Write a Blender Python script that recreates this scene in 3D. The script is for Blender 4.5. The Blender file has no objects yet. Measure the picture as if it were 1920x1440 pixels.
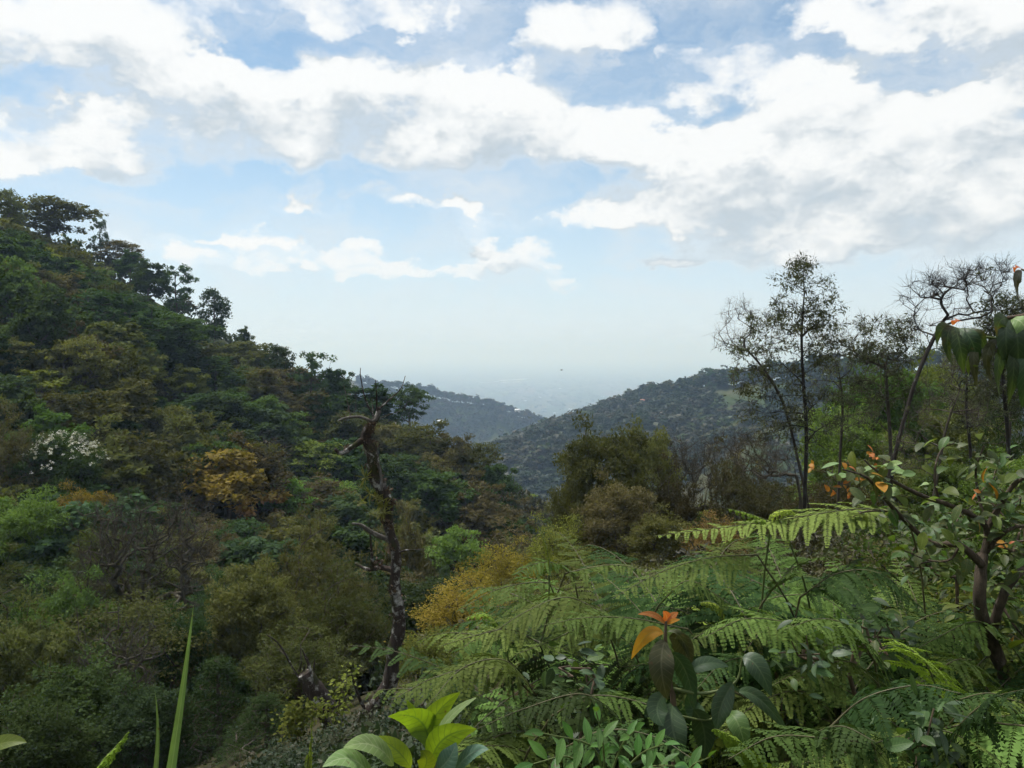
import bpy, math, random
import numpy as np
from math import radians, sin, cos, pi

SC = bpy.context.scene
COL = SC.collection

# ------------------------------------------------------------------ camera
LENS = 28.0
FPX = 1920 * LENS / 36.0
PITCH = math.atan(65 / FPX)
cam_data = bpy.data.cameras.new("camera")
cam_data.lens = LENS
cam_data.sensor_width = 36.0
cam_data.clip_start = 0.05
cam_data.clip_end = 200000.0
cam = bpy.data.objects.new("camera", cam_data)
cam.location = (0, 0, 0)
cam.rotation_euler = (pi / 2 - PITCH, 0, 0)
COL.objects.link(cam)
SC.camera = cam

# ------------------------------------------------------------------ render settings
SC.render.engine = "CYCLES"
SC.cycles.use_denoising = True
SC.cycles.use_adaptive_sampling = True
SC.cycles.adaptive_threshold = 0.04
SC.cycles.adaptive_min_samples = 16
SC.cycles.max_bounces = 3
SC.cycles.diffuse_bounces = 2
SC.cycles.glossy_bounces = 2
SC.cycles.transmission_bounces = 2
SC.cycles.volume_bounces = 1
SC.cycles.transparent_max_bounces = 8
SC.cycles.use_light_tree = False
SC.cycles.caustics_reflective = False
SC.cycles.caustics_refractive = False
SC.view_settings.view_transform = "Standard"
SC.view_settings.look = "None"
SC.view_settings.gamma = 1.0
SC.view_settings.exposure = 0.58
SC.view_settings.use_curve_mapping = False


def pdir(x, y):
    """direction in the place that the photograph's pixel looks along, scaled to one metre ahead"""
    u = (x - 960) / FPX
    w = (y - 720) / FPX
    d = np.array([u, cos(PITCH) - w * sin(PITCH), -sin(PITCH) - w * cos(PITCH)])
    return d / d[1]


def P(x, y, depth):
    return pdir(x, y) * depth


# ------------------------------------------------------------------ world: blue sky with cumulus
SUN_EL, SUN_AZ = 66.0, -55.0        # degrees; azimuth from straight ahead, negative to the left
world = bpy.data.worlds.new("World")
SC.world = world
world.use_nodes = True
try:
    world.cycles.sampling_method = "MANUAL"
    world.cycles.sample_map_resolution = 512
except Exception:
    pass


class NT:
    """small helper to write node trees"""

    def __init__(self, tree):
        self.t = tree
        self.n = tree.nodes
        self.l = tree.links

    def new(self, kind, **kw):
        nd = self.n.new(kind)
        for k, v in kw.items():
            setattr(nd, k, v)
        return nd

    def put(self, sock, val):
        if hasattr(val, "is_linked") or isinstance(val, bpy.types.NodeSocket):
            self.l.new(val, sock)
        else:
            sock.default_value = val

    def math(self, op, a, b=None, c=None, clamp=False):
        nd = self.new("ShaderNodeMath", operation=op, use_clamp=clamp)
        self.put(nd.inputs[0], a)
        if b is not None:
            self.put(nd.inputs[1], b)
        if c is not None:
            self.put(nd.inputs[2], c)
        return nd.outputs[0]

    def vmath(self, op, a, b=None):
        nd = self.new("ShaderNodeVectorMath", operation=op)
        self.put(nd.inputs[0], a)
        if b is not None:
            self.put(nd.inputs[1], b)
        return nd.outputs[0]

    def noise(self, vec, scale, detail=4, rough=0.5, dist=0.0, dims="3D", lac=2.0):
        nd = self.new("ShaderNodeTexNoise", noise_dimensions=dims)
        if vec is not None:
            self.put(nd.inputs["Vector"], vec)
        nd.inputs["Scale"].default_value = scale
        nd.inputs["Detail"].default_value = detail
        nd.inputs["Roughness"].default_value = rough
        nd.inputs["Lacunarity"].default_value = lac
        nd.inputs["Distortion"].default_value = dist
        return nd.outputs["Fac"], nd.outputs["Color"]

    def range(self, v, a, b, c=0.0, d=1.0, smooth=False):
        nd = self.new("ShaderNodeMapRange", interpolation_type="SMOOTHSTEP" if smooth else "LINEAR", clamp=True)
        self.put(nd.inputs[0], v)
        self.put(nd.inputs[1], a)
        self.put(nd.inputs[2], b)
        self.put(nd.inputs[3], c)
        self.put(nd.inputs[4], d)
        return nd.outputs[0]

    def mix(self, f, a, b, blend="MIX"):
        nd = self.new("ShaderNodeMix", data_type="RGBA", blend_type=blend)
        self.put(nd.inputs[0], f)
        for s, v in ((nd.inputs[6], a), (nd.inputs[7], b)):
            if isinstance(v, (tuple, list)):
                s.default_value = tuple(v)[:3] + (1.0,)
            else:
                self.l.new(v, s)
        return nd.outputs[2]


def azel(x, y):
    d = pdir(x, y)
    return math.atan2(d[0], d[1]), math.atan2(d[2], math.hypot(d[0], d[1]))


# cumulus banks: pixel centre, half extents, weight (negative = open blue)
CLOUDS = [
    (110, 75, 330, 130, .75), (300, 120, 150, 90, .35), (20, 255, 240, 95, .55), (180, 215, 150, 60, .45),
    (150, 300, 320, 45, .45), (520, 175, 260, 105, .75), (420, 260, 330, 70, .5), (800, 185, 280, 110, .7),
    (1000, 220, 260, 105, .65), (880, 275, 420, 62, .5), (1190, 270, 200, 90, .6), (1330, 300, 200, 80, .45),
    (380, 15, 120, 70, .45), (650, 20, 200, 55, .45), (800, 30, 110, 60, .35), (1060, 65, 130, 100, .5), (1150, 40, 90, 70, .3),
    (1265, 90, 80, 60, .33), (1400, 125, 110, 55, .42), (1520, 150, 130, 60, .5), (1290, 180, 70, 40, .4),
    (1720, 30, 280, 95, .75), (1900, 90, 200, 140, .6), (1560, 30, 110, 60, .3), (1640, 250, 400, 130, .65), (1500, 310, 420, 130, .5),
    (1800, 300, 320, 150, .6), (1200, 392, 230, 56, .75), (1060, 400, 75, 36, .35), (1430, 400, 330, 70, .5), (1750, 420, 380, 90, .5),
    (1480, 470, 260, 40, .25), (1525, 472, 75, 28, .35), (735, 366, 86, 33, 1.10), (690, 372, 60, 16, .4), (800, 395, 90, 24, .4),
    (885, 392, 59, 31, 1.00), (575, 362, 59, 52, 0.97), (620, 385, 70, 18, .3), (475, 450, 105, 31, 1.03), (500, 494, 85, 26, 0.72),
    (910, 450, 71, 36, 1.01), (965, 490, 80, 34, 0.75), (1020, 530, 60, 26, 0.80), (650, 480, 80, 34, 0.58), (760, 500, 70, 34, 0.55),
    (340, 490, 80, 30, 0.62), (130, 380, 30, 22, .6), (1270, 490, 60, 18, 0.70), (660, 515, 60, 18, 0.70), (850, 512, 110, 16, 0.65),
    (480, 72, 105, 62, -.55), (130, 160, 110, 30, -.4), (905, 45, 110, 60, -.4), (930, 110, 100, 34, -.3), (1330, 40, 150, 60, -.5), (1560, 85, 90, 40, -.42),
    (1775, 130, 100, 36, -.45), (1170, 190, 110, 45, -.35), (1260, 225, 60, 30, -.3), (640, 352, 330, 40, -.5), (960, 360, 120, 45, -.5), (250, 410, 260, 50, -.55),
    (640, 430, 520, 34, -.35), (1150, 460, 170, 30, -.2), (1650, 350, 560, 200, .35), (1350, 430, 420, 90, .3), (640, 590, 1200, 70, -.55), (1400, 590, 700, 75, -.35), (1180, 130, 45, 45, -.25), (620, 90, 90, 40, .1),
]


AZ_R, EL_C, EL_R = 0.70, 0.215, 0.235     # part of the sky that the banks are laid out in: +-40 deg, -1..26 deg


def cloud_banks():
    """where the cloud banks stand, over azimuth and elevation, as a sum of products of curves"""
    n, m = 257, 257
    A = np.linspace(-1, 1, n) * AZ_R
    E = np.linspace(-1, 1, m) * EL_R + EL_C
    AA, EE = np.meshgrid(A, E, indexing="ij")
    F = np.zeros((n, m))
    N = np.zeros((n, m))
    for (x, y, rx, ry, amp) in CLOUDS:
        a0, e0 = azel(x, y)
        a1, _ = azel(x + rx, y)
        _, e1 = azel(x, y - ry)
        sx, sy = abs(a1 - a0) * 1.08, abs(e1 - e0) * 1.08
        dy = (EE - e0) / sy
        dy = np.where(dy < 0, dy * 1.15, dy)          # flatter undersides
        g = np.clip(1 - ((AA - a0) / sx) ** 2 - dy ** 2, 0, 1)
        g = g * g * (3 - 2 * g)
        if amp > 0:
            F = F + g * amp * 1.35
        else:
            N = N + g * amp * 1.2
    F = 1.25 * (1 - np.exp(-F / 1.0)) + N
    edge = np.clip((1 - np.abs(AA) / AZ_R) / .12, 0, 1) * np.clip((1 - np.maximum((EE - EL_C) / EL_R, -1)) / .08, 0, 1)
    F = (F - .35) * edge + .35 * edge
    U, S, V = np.linalg.svd(F, full_matrices=False)
    return U, S, V


def build_sky():
    w = NT(world.node_tree)
    w.n.clear()
    out = w.new("ShaderNodeOutputWorld")
    bg = w.new("ShaderNodeBackground")
    bg.inputs["Strength"].default_value = 0.1
    w.l.new(bg.outputs[0], out.inputs[0])
    sky = w.new("ShaderNodeTexSky", sky_type="NISHITA", sun_disc=False)
    sky.sun_elevation = radians(SUN_EL)
    sky.sun_rotation = radians(SUN_AZ)
    sky.altitude = 1500
    sky.air_density = 1.0
    sky.dust_density = 1.0
    sky.ozone_density = 1.2
    tc = w.new("ShaderNodeTexCoord")
    sep = w.new("ShaderNodeSeparateXYZ")
    nrm = w.vmath("NORMALIZE", tc.outputs["Generated"])
    w.l.new(nrm, sep.inputs[0])
    az = w.math("ARCTAN2", sep.outputs[0], sep.outputs[1])
    el = w.math("ARCSINE", sep.outputs[2])
    comb = w.new("ShaderNodeCombineXYZ")
    w.l.new(az, comb.inputs[0])
    w.l.new(el, comb.inputs[1])
    pos = comb.outputs[0]
    # ragged edges: push the lookup about with noise
    _, wc = w.noise(w.vmath("MULTIPLY", pos, (1.0, 1.6, 1.0)), 11.0, 6, 0.58, dims="2D")
    warp = w.vmath("MULTIPLY", w.vmath("SUBTRACT", wc, (.5, .5, .5)), (.15, .08, 0))
    wpos = w.vmath("ADD", pos, warp)
    U, S, V = cloud_banks()
    RANK = 18
    xs = np.linspace(-1, 1, U.shape[0])

    def curve3(vec, tabs):
        nd = w.new("ShaderNodeVectorCurve")
        mp = nd.mapping
        mp.use_clip = False
        mp.extend = "HORIZONTAL"
        for ci in range(3):
            cu = mp.curves[ci]
            tab = tabs[ci]
            idx = np.linspace(0, len(xs) - 1, 129).astype(int)
            cu.points[0].location = (xs[0], tab[0])
            cu.points[1].location = (xs[-1], tab[-1])
            for i in idx[1:-1]:
                cu.points.new(float(xs[i]), float(tab[i]))
            for p in cu.points:
                p.handle_type = "VECTOR"
        mp.update()
        nd.inputs[0].default_value = 1.0
        w.l.new(vec, nd.inputs[1])
        return nd.outputs[0]

    def banks(vec, rank):
        s3 = w.new("ShaderNodeSeparateXYZ")
        w.l.new(vec, s3.inputs[0])
        a = w.math("DIVIDE", s3.outputs[0], AZ_R)
        e = w.math("DIVIDE", w.math("SUBTRACT", s3.outputs[1], EL_C), EL_R)
        ca, ce = w.new("ShaderNodeCombineXYZ"), w.new("ShaderNodeCombineXYZ")
        for k in range(3):
            w.l.new(a, ca.inputs[k])
            w.l.new(e, ce.inputs[k])
        acc = None
        for r in range(0, rank, 3):
            ta, te, wt = [], [], []
            for k in range(r, r + 3):
                ma, me = np.abs(U[:, k]).max(), np.abs(V[k]).max()
                ta.append(U[:, k] / ma)
                te.append(V[k] / me)
                wt.append(float(S[k] * ma * me))
            pr = w.vmath("MULTIPLY", curve3(ca.outputs[0], ta), curve3(ce.outputs[0], te))
            nd = w.new("ShaderNodeVectorMath", operation="DOT_PRODUCT")
            w.l.new(pr, nd.inputs[0])
            nd.inputs[1].default_value = wt
            v = nd.outputs["Value"]
            acc = v if acc is None else w.math("ADD", acc, v)
        return acc

    f2, _ = w.noise(w.vmath("MULTIPLY", pos, (1.0, 2.2, 1.0)), 2.2, 2, 0.5, dims="2D")
    outside = w.math("MAXIMUM", w.range(w.math("ABSOLUTE", az), .58, .70), w.range(el, .41, .46))
    far = w.math("MULTIPLY", outside, w.range(f2, .30, .62, 0.0, 1.1))

    def field(vec, raw, detail, rank):
        f, _ = w.noise(w.vmath("MULTIPLY", raw, (1.0, 1.7, 1.0)), 9.0, detail, 0.64, dims="2D")
        s = w.math("MULTIPLY_ADD", w.math("SUBTRACT", f, .5), 1.5, banks(vec, rank))
        return w.math("ADD", s, far)        # the sky beyond this view carries the same broken cloud

    d0 = field(wpos, pos, 8, RANK)
    off = (-.012, .044, 0)
    d1 = field(w.vmath("ADD", wpos, off), w.vmath("ADD", pos, off), 3, 12)
    lit = w.math("SUBTRACT", d0, d1)
    # billows: small relief lit from above
    b0, _ = w.noise(w.vmath("MULTIPLY", wpos, (1.0, 1.5, 1.0)), 24.0, 4, .55, dims="2D")
    b1, _ = w.noise(w.vmath("MULTIPLY", w.vmath("ADD", wpos, (-.003, .009, 0)), (1.0, 1.5, 1.0)), 24.0, 2, .55, dims="2D")
    soft = w.range(lit, .15, -.25, 0, 1, smooth=True)       # undersides dissolve, tops stay crisp
    alpha = w.range(d0, w.range(soft, 0, 1, .06, -.06), w.range(soft, 0, 1, .78, 1.0), 0, 1, smooth=True)
    lit = w.math("MULTIPLY_ADD", w.math("SUBTRACT", b0, b1), .62, lit)
    shade = w.range(lit, -.50, .44, 0, 1, smooth=True)
    rim = w.range(d0, .80, .45)
    shade2 = w.math("MAXIMUM", shade, w.math("MULTIPLY", rim, .60))
    ccol = w.mix(shade2, CLOUD_DARK, CLOUD_LIT)
    veil, _ = w.noise(w.vmath("MULTIPLY", wpos, (1.0, 2.6, 1.0)), 5.0, 6, .62, dims="2D")
    va = w.math("MULTIPLY", w.range(veil, .38, .72), .62)
    # cloud thins out into the haze towards the horizon
    va = w.math("MULTIPLY", va, w.range(el, .0, .12, .2, 1.0))
    a_all = w.math("MAXIMUM", w.math("MULTIPLY", alpha, w.range(el, .0, .12, .35, 1.0)), va)
    clear = w.mix(1.0, sky.outputs[0], SKY_TINT, "MULTIPLY")
    basecol = w.mix(w.range(el, .0, .26, .88, 0.16), clear, SKY_LOW)
    w.l.new(w.mix(a_all, basecol, ccol), bg.inputs["Color"])


CLOUD_DARK, CLOUD_LIT = (3.75, 4.25, 4.65), (6.55, 6.65, 6.65)
SKY_TINT, SKY_LOW = (.88, 1.03, .96), (4.95, 5.5, 6.3)
build_sky()

sun_data = bpy.data.lights.new("sun", "SUN")
sun_data.energy = 3.0
sun_data.angle = radians(9)
sun_data.color = (1.0, 0.97, 0.93)
sun = bpy.data.objects.new("sun", sun_data)
COL.objects.link(sun)
_sd = np.array([sin(radians(SUN_AZ)) * cos(radians(SUN_EL)), cos(radians(SUN_AZ)) * cos(radians(SUN_EL)), sin(radians(SUN_EL))])
from mathutils import Vector, Matrix
sun.rotation_euler = Vector(tuple(_sd)).to_track_quat("Z", "Y").to_euler()
sun.location = (0, 0, 80)

# ------------------------------------------------------------------ small tools
RNG = np.random.default_rng(7)


def V3(*a):
    return np.array(a, float)


def norm(v):
    v = np.asarray(v, float)
    l = np.linalg.norm(v, axis=-1, keepdims=True)
    return v / np.maximum(l, 1e-9)


def _hash(ix, iy, seed):
    h = (ix.astype(np.int64) * 374761393 + iy.astype(np.int64) * 668265263 + seed * 974711) & 0x7FFFFFFF
    h = ((h ^ (h >> 13)) * 1274126177) & 0x7FFFFFFF
    return ((h ^ (h >> 16)) & 0xFFFF) / 65535.0


def vnoise(x, y, seed=0):
    ix, iy = np.floor(x), np.floor(y)
    fx, fy = x - ix, y - iy
    fx, fy = fx * fx * (3 - 2 * fx), fy * fy * (3 - 2 * fy)
    a, b = _hash(ix, iy, seed), _hash(ix + 1, iy, seed)
    c, d = _hash(ix, iy + 1, seed), _hash(ix + 1, iy + 1, seed)
    return (a + (b - a) * fx) * (1 - fy) + (c + (d - c) * fx) * fy - .5


# ------------------------------------------------------------------ terrain
SPINES = [
    # wooded hill on the left of the valley
    (np.array([(-400, 0, 100), (-220, 110, 62), (-150, 150, 44), (-109, 170, 28), (-80, 190, 10), (-65, 210, -7), (-48, 230, -18),
               (-28, 250, -31), (-8, 262, -48), (14, 275, -66), (60, 330, -100)], float), .36),
    # ridge on the right, across the valley
    (np.array([(-80, 1120, -200), (-20, 1010, -152), (45, 950, -99), (112, 880, -62), (151, 780, -39), (177, 680, -25), (252, 560, -12),
               (336, 480, -2), (600, 330, 20), (1200, 0, 60)], float), .36),
    # far ridge on the left
    (np.array([(-1600, 1300, 150), (-700, 1520, 0), (-400, 1510, -42), (-180, 1500, -76), (-60, 1480, -100), (0, 1455, -114), (68, 1450, -140),
               (130, 1460, -185), (230, 1500, -250)], float), .42),
]
PLAIN_Z = -400.0


def ground(x, y):
    x, y = np.asarray(x, float), np.asarray(y, float)
    shp = np.broadcast(x, y).shape
    x, y = np.broadcast_to(x, shp).ravel(), np.broadcast_to(y, shp).ravel()
    r = np.hypot(x, y)
    zs = []
    # the slope the camera stands on
    own = -1.62 + np.where(x > 0, .22, .42) * x - .33 * y
    own = np.where(own > 2, 2 + 12 * (1 - np.exp(-np.clip(own - 2, 0, 900) / 12)), own)
    zs.append(own + vnoise(x / 2.3, y / 2.3, 3) * .25 + vnoise(x / 9, y / 9, 4) * np.clip(r / 12, 0, 1) * 1.2)
    for sp, slope in SPINES:
        best_d = np.full(x.shape, 1e18)
        best_z = np.zeros(x.shape)
        for a, b in zip(sp[:-1], sp[1:]):
            ab = b[:2] - a[:2]
            t = np.clip(((x - a[0]) * ab[0] + (y - a[1]) * ab[1]) / (ab @ ab), 0, 1)
            d = np.hypot(x - a[0] - t * ab[0], y - a[1] - t * ab[1])
            z = a[2] + t * (b[2] - a[2])
            better = d < best_d
            best_d = np.where(better, d, best_d)
            best_z = np.where(better, z, best_z)
        amp = 4 if sp[3][1] < 400 else 16
        n = vnoise(x / (amp * 9), y / (amp * 9), 11) * amp * 1.4 + vnoise(x / (amp * 3), y / (amp * 3), 12) * amp * .5
        zs.append(best_z - slope * best_d + n * np.clip(best_d / 30, .25, 1))
    base = np.interp(r, [0, 60, 150, 300, 1000, 1600, 3500, 5000, 70000], [-60, -58, -62, -75, -215, -280, -398, PLAIN_Z, PLAIN_Z])
    base = base + vnoise(x / 300, y / 300, 21) * np.interp(r, [0, 300, 3000, 9000], [2, 10, 12, 5])
    zs.append(base)
    Z = np.stack(zs)
    T = 2.0 + .006 * r
    m = Z.max(0)
    out = m + T * np.log(np.exp((Z - m) / T).sum(0)) - T * .0
    # keep the near slope exactly where it is
    k = np.clip((r - 15) / 25, 0, 1)
    out = zs[0] * (1 - k) + out * k
    return out.reshape(shp)


def gz(x, y):
    return float(ground(np.array([x]), np.array([y]))[0])


def depth_for(x, y_top, H, lo=58, hi=400):
    """distance at which a thing H metres tall, standing on the slope, reaches that line of sight"""
    d = np.linspace(lo, hi, 400)
    pd = pdir(x, y_top)
    c = pd[2] * d - ground(pd[0] * d, d) - H
    s = np.where((c[:-1] > 0) & (c[1:] <= 0))[0]
    if len(s):
        return float(d[s[0]])
    return float(d[np.argmin(np.abs(c))])


# ------------------------------------------------------------------ meshes
def make_mesh(name, verts, quads, mat=None, attrs=None, smooth=False):
    verts = np.asarray(verts, np.float32)
    quads = np.asarray(quads, np.int32)
    me = bpy.data.meshes.new(name)
    me.vertices.add(len(verts))
    me.vertices.foreach_set("co", verts.ravel())
    n, k = quads.shape
    me.loops.add(n * k)
    me.loops.foreach_set("vertex_index", quads.ravel())
    me.polygons.add(n)
    me.polygons.foreach_set("loop_start", np.arange(0, n * k, k, dtype=np.int32))
    if smooth:
        me.polygons.foreach_set("use_smooth", np.ones(n, bool))
    if attrs:
        for an, (dom, arr) in attrs.items():
            at = me.attributes.new(an, "FLOAT", dom)
            at.data.foreach_set("value", np.asarray(arr, np.float32))
    me.update(calc_edges=True)
    me.validate()
    if mat is not None:
        me.materials.append(mat)
    return me


def mobj(name, mesh, parent=None):
    o = bpy.data.objects.new(name, mesh)
    COL.objects.link(o)
    if parent is not None:
        o.parent = parent
    return o


def tag(o, label=None, cat=None, group=None, kind=None):
    if label:
        o["label"] = label
    if cat:
        o["category"] = cat
    if group:
        o["group"] = group
    if kind:
        o["kind"] = kind
    return o


def empty(name, loc, rz=0.0, scale=(1, 1, 1)):
    o = bpy.data.objects.new(name, None)
    o.empty_display_size = .2
    o.location = tuple(loc)
    o.rotation_euler = (0, 0, rz)
    o.scale = scale if hasattr(scale, "__len__") else (scale,) * 3
    COL.objects.link(o)
    return o


class Geo:
    """collects quads"""

    def __init__(self):
        self.v, self.f, self.r, self.n = [], [], [], 0

    def add(self, v, f, r=None):
        v = np.asarray(v, float).reshape(-1, 3)
        f = np.asarray(f, int)
        self.v.append(v)
        self.f.append(f + self.n)
        self.r.append(np.zeros(len(f)) if r is None else np.broadcast_to(np.asarray(r, float), (len(f),)))
        self.n += len(v)
        return self

    def mesh(self, name, mat, smooth=False):
        return make_mesh(name, np.concatenate(self.v), np.concatenate(self.f), mat, {"rnd": ("FACE", np.concatenate(self.r))}, smooth)

    def leaves(self, c, d, nrm, L, W, rnd=None):
        """one bent diamond per leaf"""
        c, d, nrm = np.asarray(c, float), norm(d), np.asarray(nrm, float)
        s = norm(np.cross(nrm, d))
        nn = norm(np.cross(d, s))
        L = np.broadcast_to(np.asarray(L, float), (len(c),))[:, None]
        W = np.broadcast_to(np.asarray(W, float), (len(c),))[:, None]
        mid = c + d * L * .45
        v = np.stack([c, mid + s * W * .5 + nn * W * .12, c + d * L, mid - s * W * .5 + nn * W * .12], 1).reshape(-1, 3)
        f = np.arange(len(c) * 4).reshape(-1, 4)
        self.add(v, f, RNG.random(len(c)) if rnd is None else rnd)

    def frusta(self, p0, p1, r0, r1, sides=5):
        p0, p1 = np.asarray(p0, float), np.asarray(p1, float)
        d = norm(p1 - p0)
        ref = np.where(np.abs(d[:, 2:3]) > .9, np.array([[1., 0, 0]]), np.array([[0, 0, 1.]]))
        a = norm(np.cross(d, ref))
        b = np.cross(d, a)
        th = np.arange(sides) * 2 * pi / sides
        ring = a[:, None, :] * np.cos(th)[None, :, None] + b[:, None, :] * np.sin(th)[None, :, None]
        r0 = np.broadcast_to(np.asarray(r0, float), (len(p0),))[:, None, None]
        r1 = np.broadcast_to(np.asarray(r1, float), (len(p0),))[:, None, None]
        v = np.concatenate([p0[:, None] + ring * r0, p1[:, None] + ring * r1], 1)
        i = np.arange(sides)
        j = (i + 1) % sides
        f1 = np.stack([i, j, j + sides, i + sides], 1)
        f = (f1[None] + (np.arange(len(p0)) * 2 * sides)[:, None, None]).reshape(-1, 4)
        self.add(v.reshape(-1, 3), f, 0.0)

    def tube(self, pts, rad, sides=8, rough=0.0, seed=0, cap=True):
        pts = np.asarray(pts, float)
        n = len(pts)
        rad = np.broadcast_to(np.asarray(rad, float), (n,))
        t = norm(np.gradient(pts, axis=0))
        a = norm(np.cross(t[0], [0.31, .95, .05]))
        rings = []
        g = np.random.default_rng(seed)
        th = np.arange(sides) * 2 * pi / sides
        for k in range(n):
            a = norm(a - t[k] * (a @ t[k]))
            b = np.cross(t[k], a)
            rr = rad[k] * (1 + rough * (g.random(sides) - .5) * 2)
            rings.append(pts[k] + (a[None] * np.cos(th)[:, None] + b[None] * np.sin(th)[:, None]) * rr[:, None])
        v = np.concatenate(rings)
        i = np.arange(sides)
        j = (i + 1) % sides
        f1 = np.stack([i, j, j + sides, i + sides], 1)
        f = (f1[None] + (np.arange(n - 1) * sides)[:, None, None]).reshape(-1, 4)
        self.add(v, f, 0.0)
        if cap:
            c = np.vstack([rings[-1], pts[-1] + t[-1] * rad[-1] * .5])
            self.add(c, np.stack([i[::2], (i[::2] + 1) % sides, (i[::2] + 2) % sides, np.full(len(i[::2]), sides)], 1), 0.0)


def smooth_path(pts, n):
    """Catmull-Rom through the points"""
    pts = np.asarray(pts, float)
    p = np.vstack([2 * pts[0] - pts[1], pts, 2 * pts[-1] - pts[-2]])
    seg = len(pts) - 1
    out = []
    for q in np.linspace(0, seg - 1e-6, n):
        i = int(q)
        t = q - i
        a, b, c, d = p[i], p[i + 1], p[i + 2], p[i + 3]
        out.append(.5 * ((2 * b) + (-a + c) * t + (2 * a - 5 * b + 4 * c - d) * t * t + (-a + 3 * b - 3 * c + d) * t ** 3))
    return np.array(out)


# ------------------------------------------------------------------ materials
def leaf_mat(name, dark, light, gloss=.35, trans=.3, spread=.35, rough=.5, tips=None, by_object=False):
    """leaves between two tints; by_object takes the lighter tint from the plant's own colour"""
    m = bpy.data.materials.new(name)
    m.use_nodes = True
    w = NT(m.node_tree)
    w.n.clear()
    out = w.new("ShaderNodeOutputMaterial")
    at = w.new("ShaderNodeAttribute", attribute_name="rnd")
    oi = w.new("ShaderNodeObjectInfo")
    tc = w.new("ShaderNodeTexCoord")
    nz, _ = w.noise(tc.outputs["Object"], .9, 2, .5)
    f = w.math("ADD", w.math("MULTIPLY", at.outputs["Fac"], .55), w.math("MULTIPLY", w.range(nz, .3, .7), .45))
    if by_object:
        col = w.mix(f, w.mix(1.0, oi.outputs["Color"], (.42, .47, .40), "MULTIPLY"), oi.outputs["Color"])
    else:
        col = w.mix(f, dark, light)
    if tips is not None:
        col = w.mix(w.range(at.outputs["Fac"], 1 - tips[0], 1 - tips[0] + .02), col, tips[1])
    hs = w.new("ShaderNodeHueSaturation")
    hs.inputs["Saturation"].default_value = .88
    w.l.new(col, hs.inputs["Color"])
    w.l.new(w.range(oi.outputs["Random"], 0, 1, .5 - .06 * spread, .5 + .05 * spread), hs.inputs["Hue"])
    r2 = w.math("FRACT", w.math("MULTIPLY", oi.outputs["Random"], 7.31))
    w.l.new(w.range(r2, 0, 1, 1 - spread, 1 + spread), hs.inputs["Value"])
    pb = w.new("ShaderNodeBsdfPrincipled")
    w.l.new(hs.outputs[0], pb.inputs["Base Color"])
    pb.inputs["Roughness"].default_value = rough
    pb.inputs["Specular IOR Level"].default_value = gloss
    tr = w.new("ShaderNodeBsdfTranslucent")
    w.l.new(w.mix(1.0, hs.outputs[0], (1.15, 1.25, .6), "MULTIPLY"), tr.inputs["Color"])
    mx = w.new("ShaderNodeMixShader")
    mx.inputs[0].default_value = trans
    w.l.new(pb.outputs[0], mx.inputs[1])
    w.l.new(tr.outputs[0], mx.inputs[2])
    w.l.new(mx.outputs[0], out.inputs[0])
    return m


def bark_mat(name, base, patch, scale=6.0, amount=.5, bump=.4, moss=None, by_object=False):
    m = bpy.data.materials.new(name)
    m.use_nodes = True
    w = NT(m.node_tree)
    pb = w.n["Principled BSDF"]
    tc = w.new("ShaderNodeTexCoord")
    co = tc.outputs["Object"]
    n1, _ = w.noise(co, scale, 6, .65)
    n2, _ = w.noise(w.vmath("MULTIPLY", co, (1, 1, .25)), scale * 4, 4, .6)
    if by_object:
        oc = w.new("ShaderNodeObjectInfo").outputs["Color"]
        col = w.mix(w.range(n2, .3, .7), w.mix(1.0, oc, (.6, .6, .6), "MULTIPLY"), w.mix(1.0, oc, (1.4, 1.4, 1.4), "MULTIPLY"))
        patch = w.mix(1.0, oc, (2.6, 2.8, 2.9), "MULTIPLY")
    else:
        col = w.mix(w.range(n2, .3, .7), [c * .6 for c in base], [min(1, c * 1.4) for c in base])
    col = w.mix(w.math("MULTIPLY", w.range(n1, 1 - amount, 1.12 - amount), .9), col, patch)
    if moss:
        n3, _ = w.noise(co, scale * .55, 4, .6)
        col = w.mix(w.range(n3, .52, .62), col, moss)
    w.l.new(col, pb.inputs["Base Color"])
    pb.inputs["Roughness"].default_value = .9
    pb.inputs["Specular IOR Level"].default_value = .2
    bp = w.new("ShaderNodeBump")
    bp.inputs["Strength"].default_value = bump
    bp.inputs["Distance"].default_value = .02
    w.l.new(w.math("ADD", n1, n2), bp.inputs["Height"])
    w.l.new(bp.outputs[0], pb.inputs["Normal"])
    return m


M = {}
LEAFY = dict(gloss=.04, rough=.75, trans=.38)
M["leaf"] = leaf_mat("tree_leaves", (0, 0, 0), (0, 0, 0), by_object=True, **LEAFY)
TINT = {"olive": (.155, .160, .042), "brown": (.150, .124, .050), "dark": (.062, .108, .028), "teal": (.070, .118, .046), "mid": (.102, .165, .030),
        "bright": (.140, .235, .032), "lime": (.20, .235, .030), "yellow": (.40, .29, .018), "rust": (.22, .125, .034),
        "fern": (.150, .222, .050), "fern_dark": (.054, .100, .028), "fern_young": (.27, .36, .05), "fern_dead": (.13, .085, .048),  # the dark fern tint also stands in for shade low in the bank
        "bark": (.085, .070, .055), "bark_dark": (.035, .030, .025), "bark_pale": (.075, .066, .050), "twig": (.062, .054, .036)}
M["lime"] = leaf_mat("vine_leaves", (.09, .125, .016), TINT["lime"], **LEAFY)
M["bark_tint"] = bark_mat("tree_bark", (.085, .070, .055), (.22, .21, .18), 3.0, .42, by_object=True)
M["bark"] = bark_mat("grey_brown_bark", (.085, .070, .055), (.22, .21, .18), 3.0, .42)
M["bark_dark"] = bark_mat("dark_bark", (.035, .030, .025), (.11, .105, .09), 3.0, .38)
M["twig"] = bark_mat("grey_brown_twigs", (.066, .057, .042), (.15, .138, .115), 2.0, .42)


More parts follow.
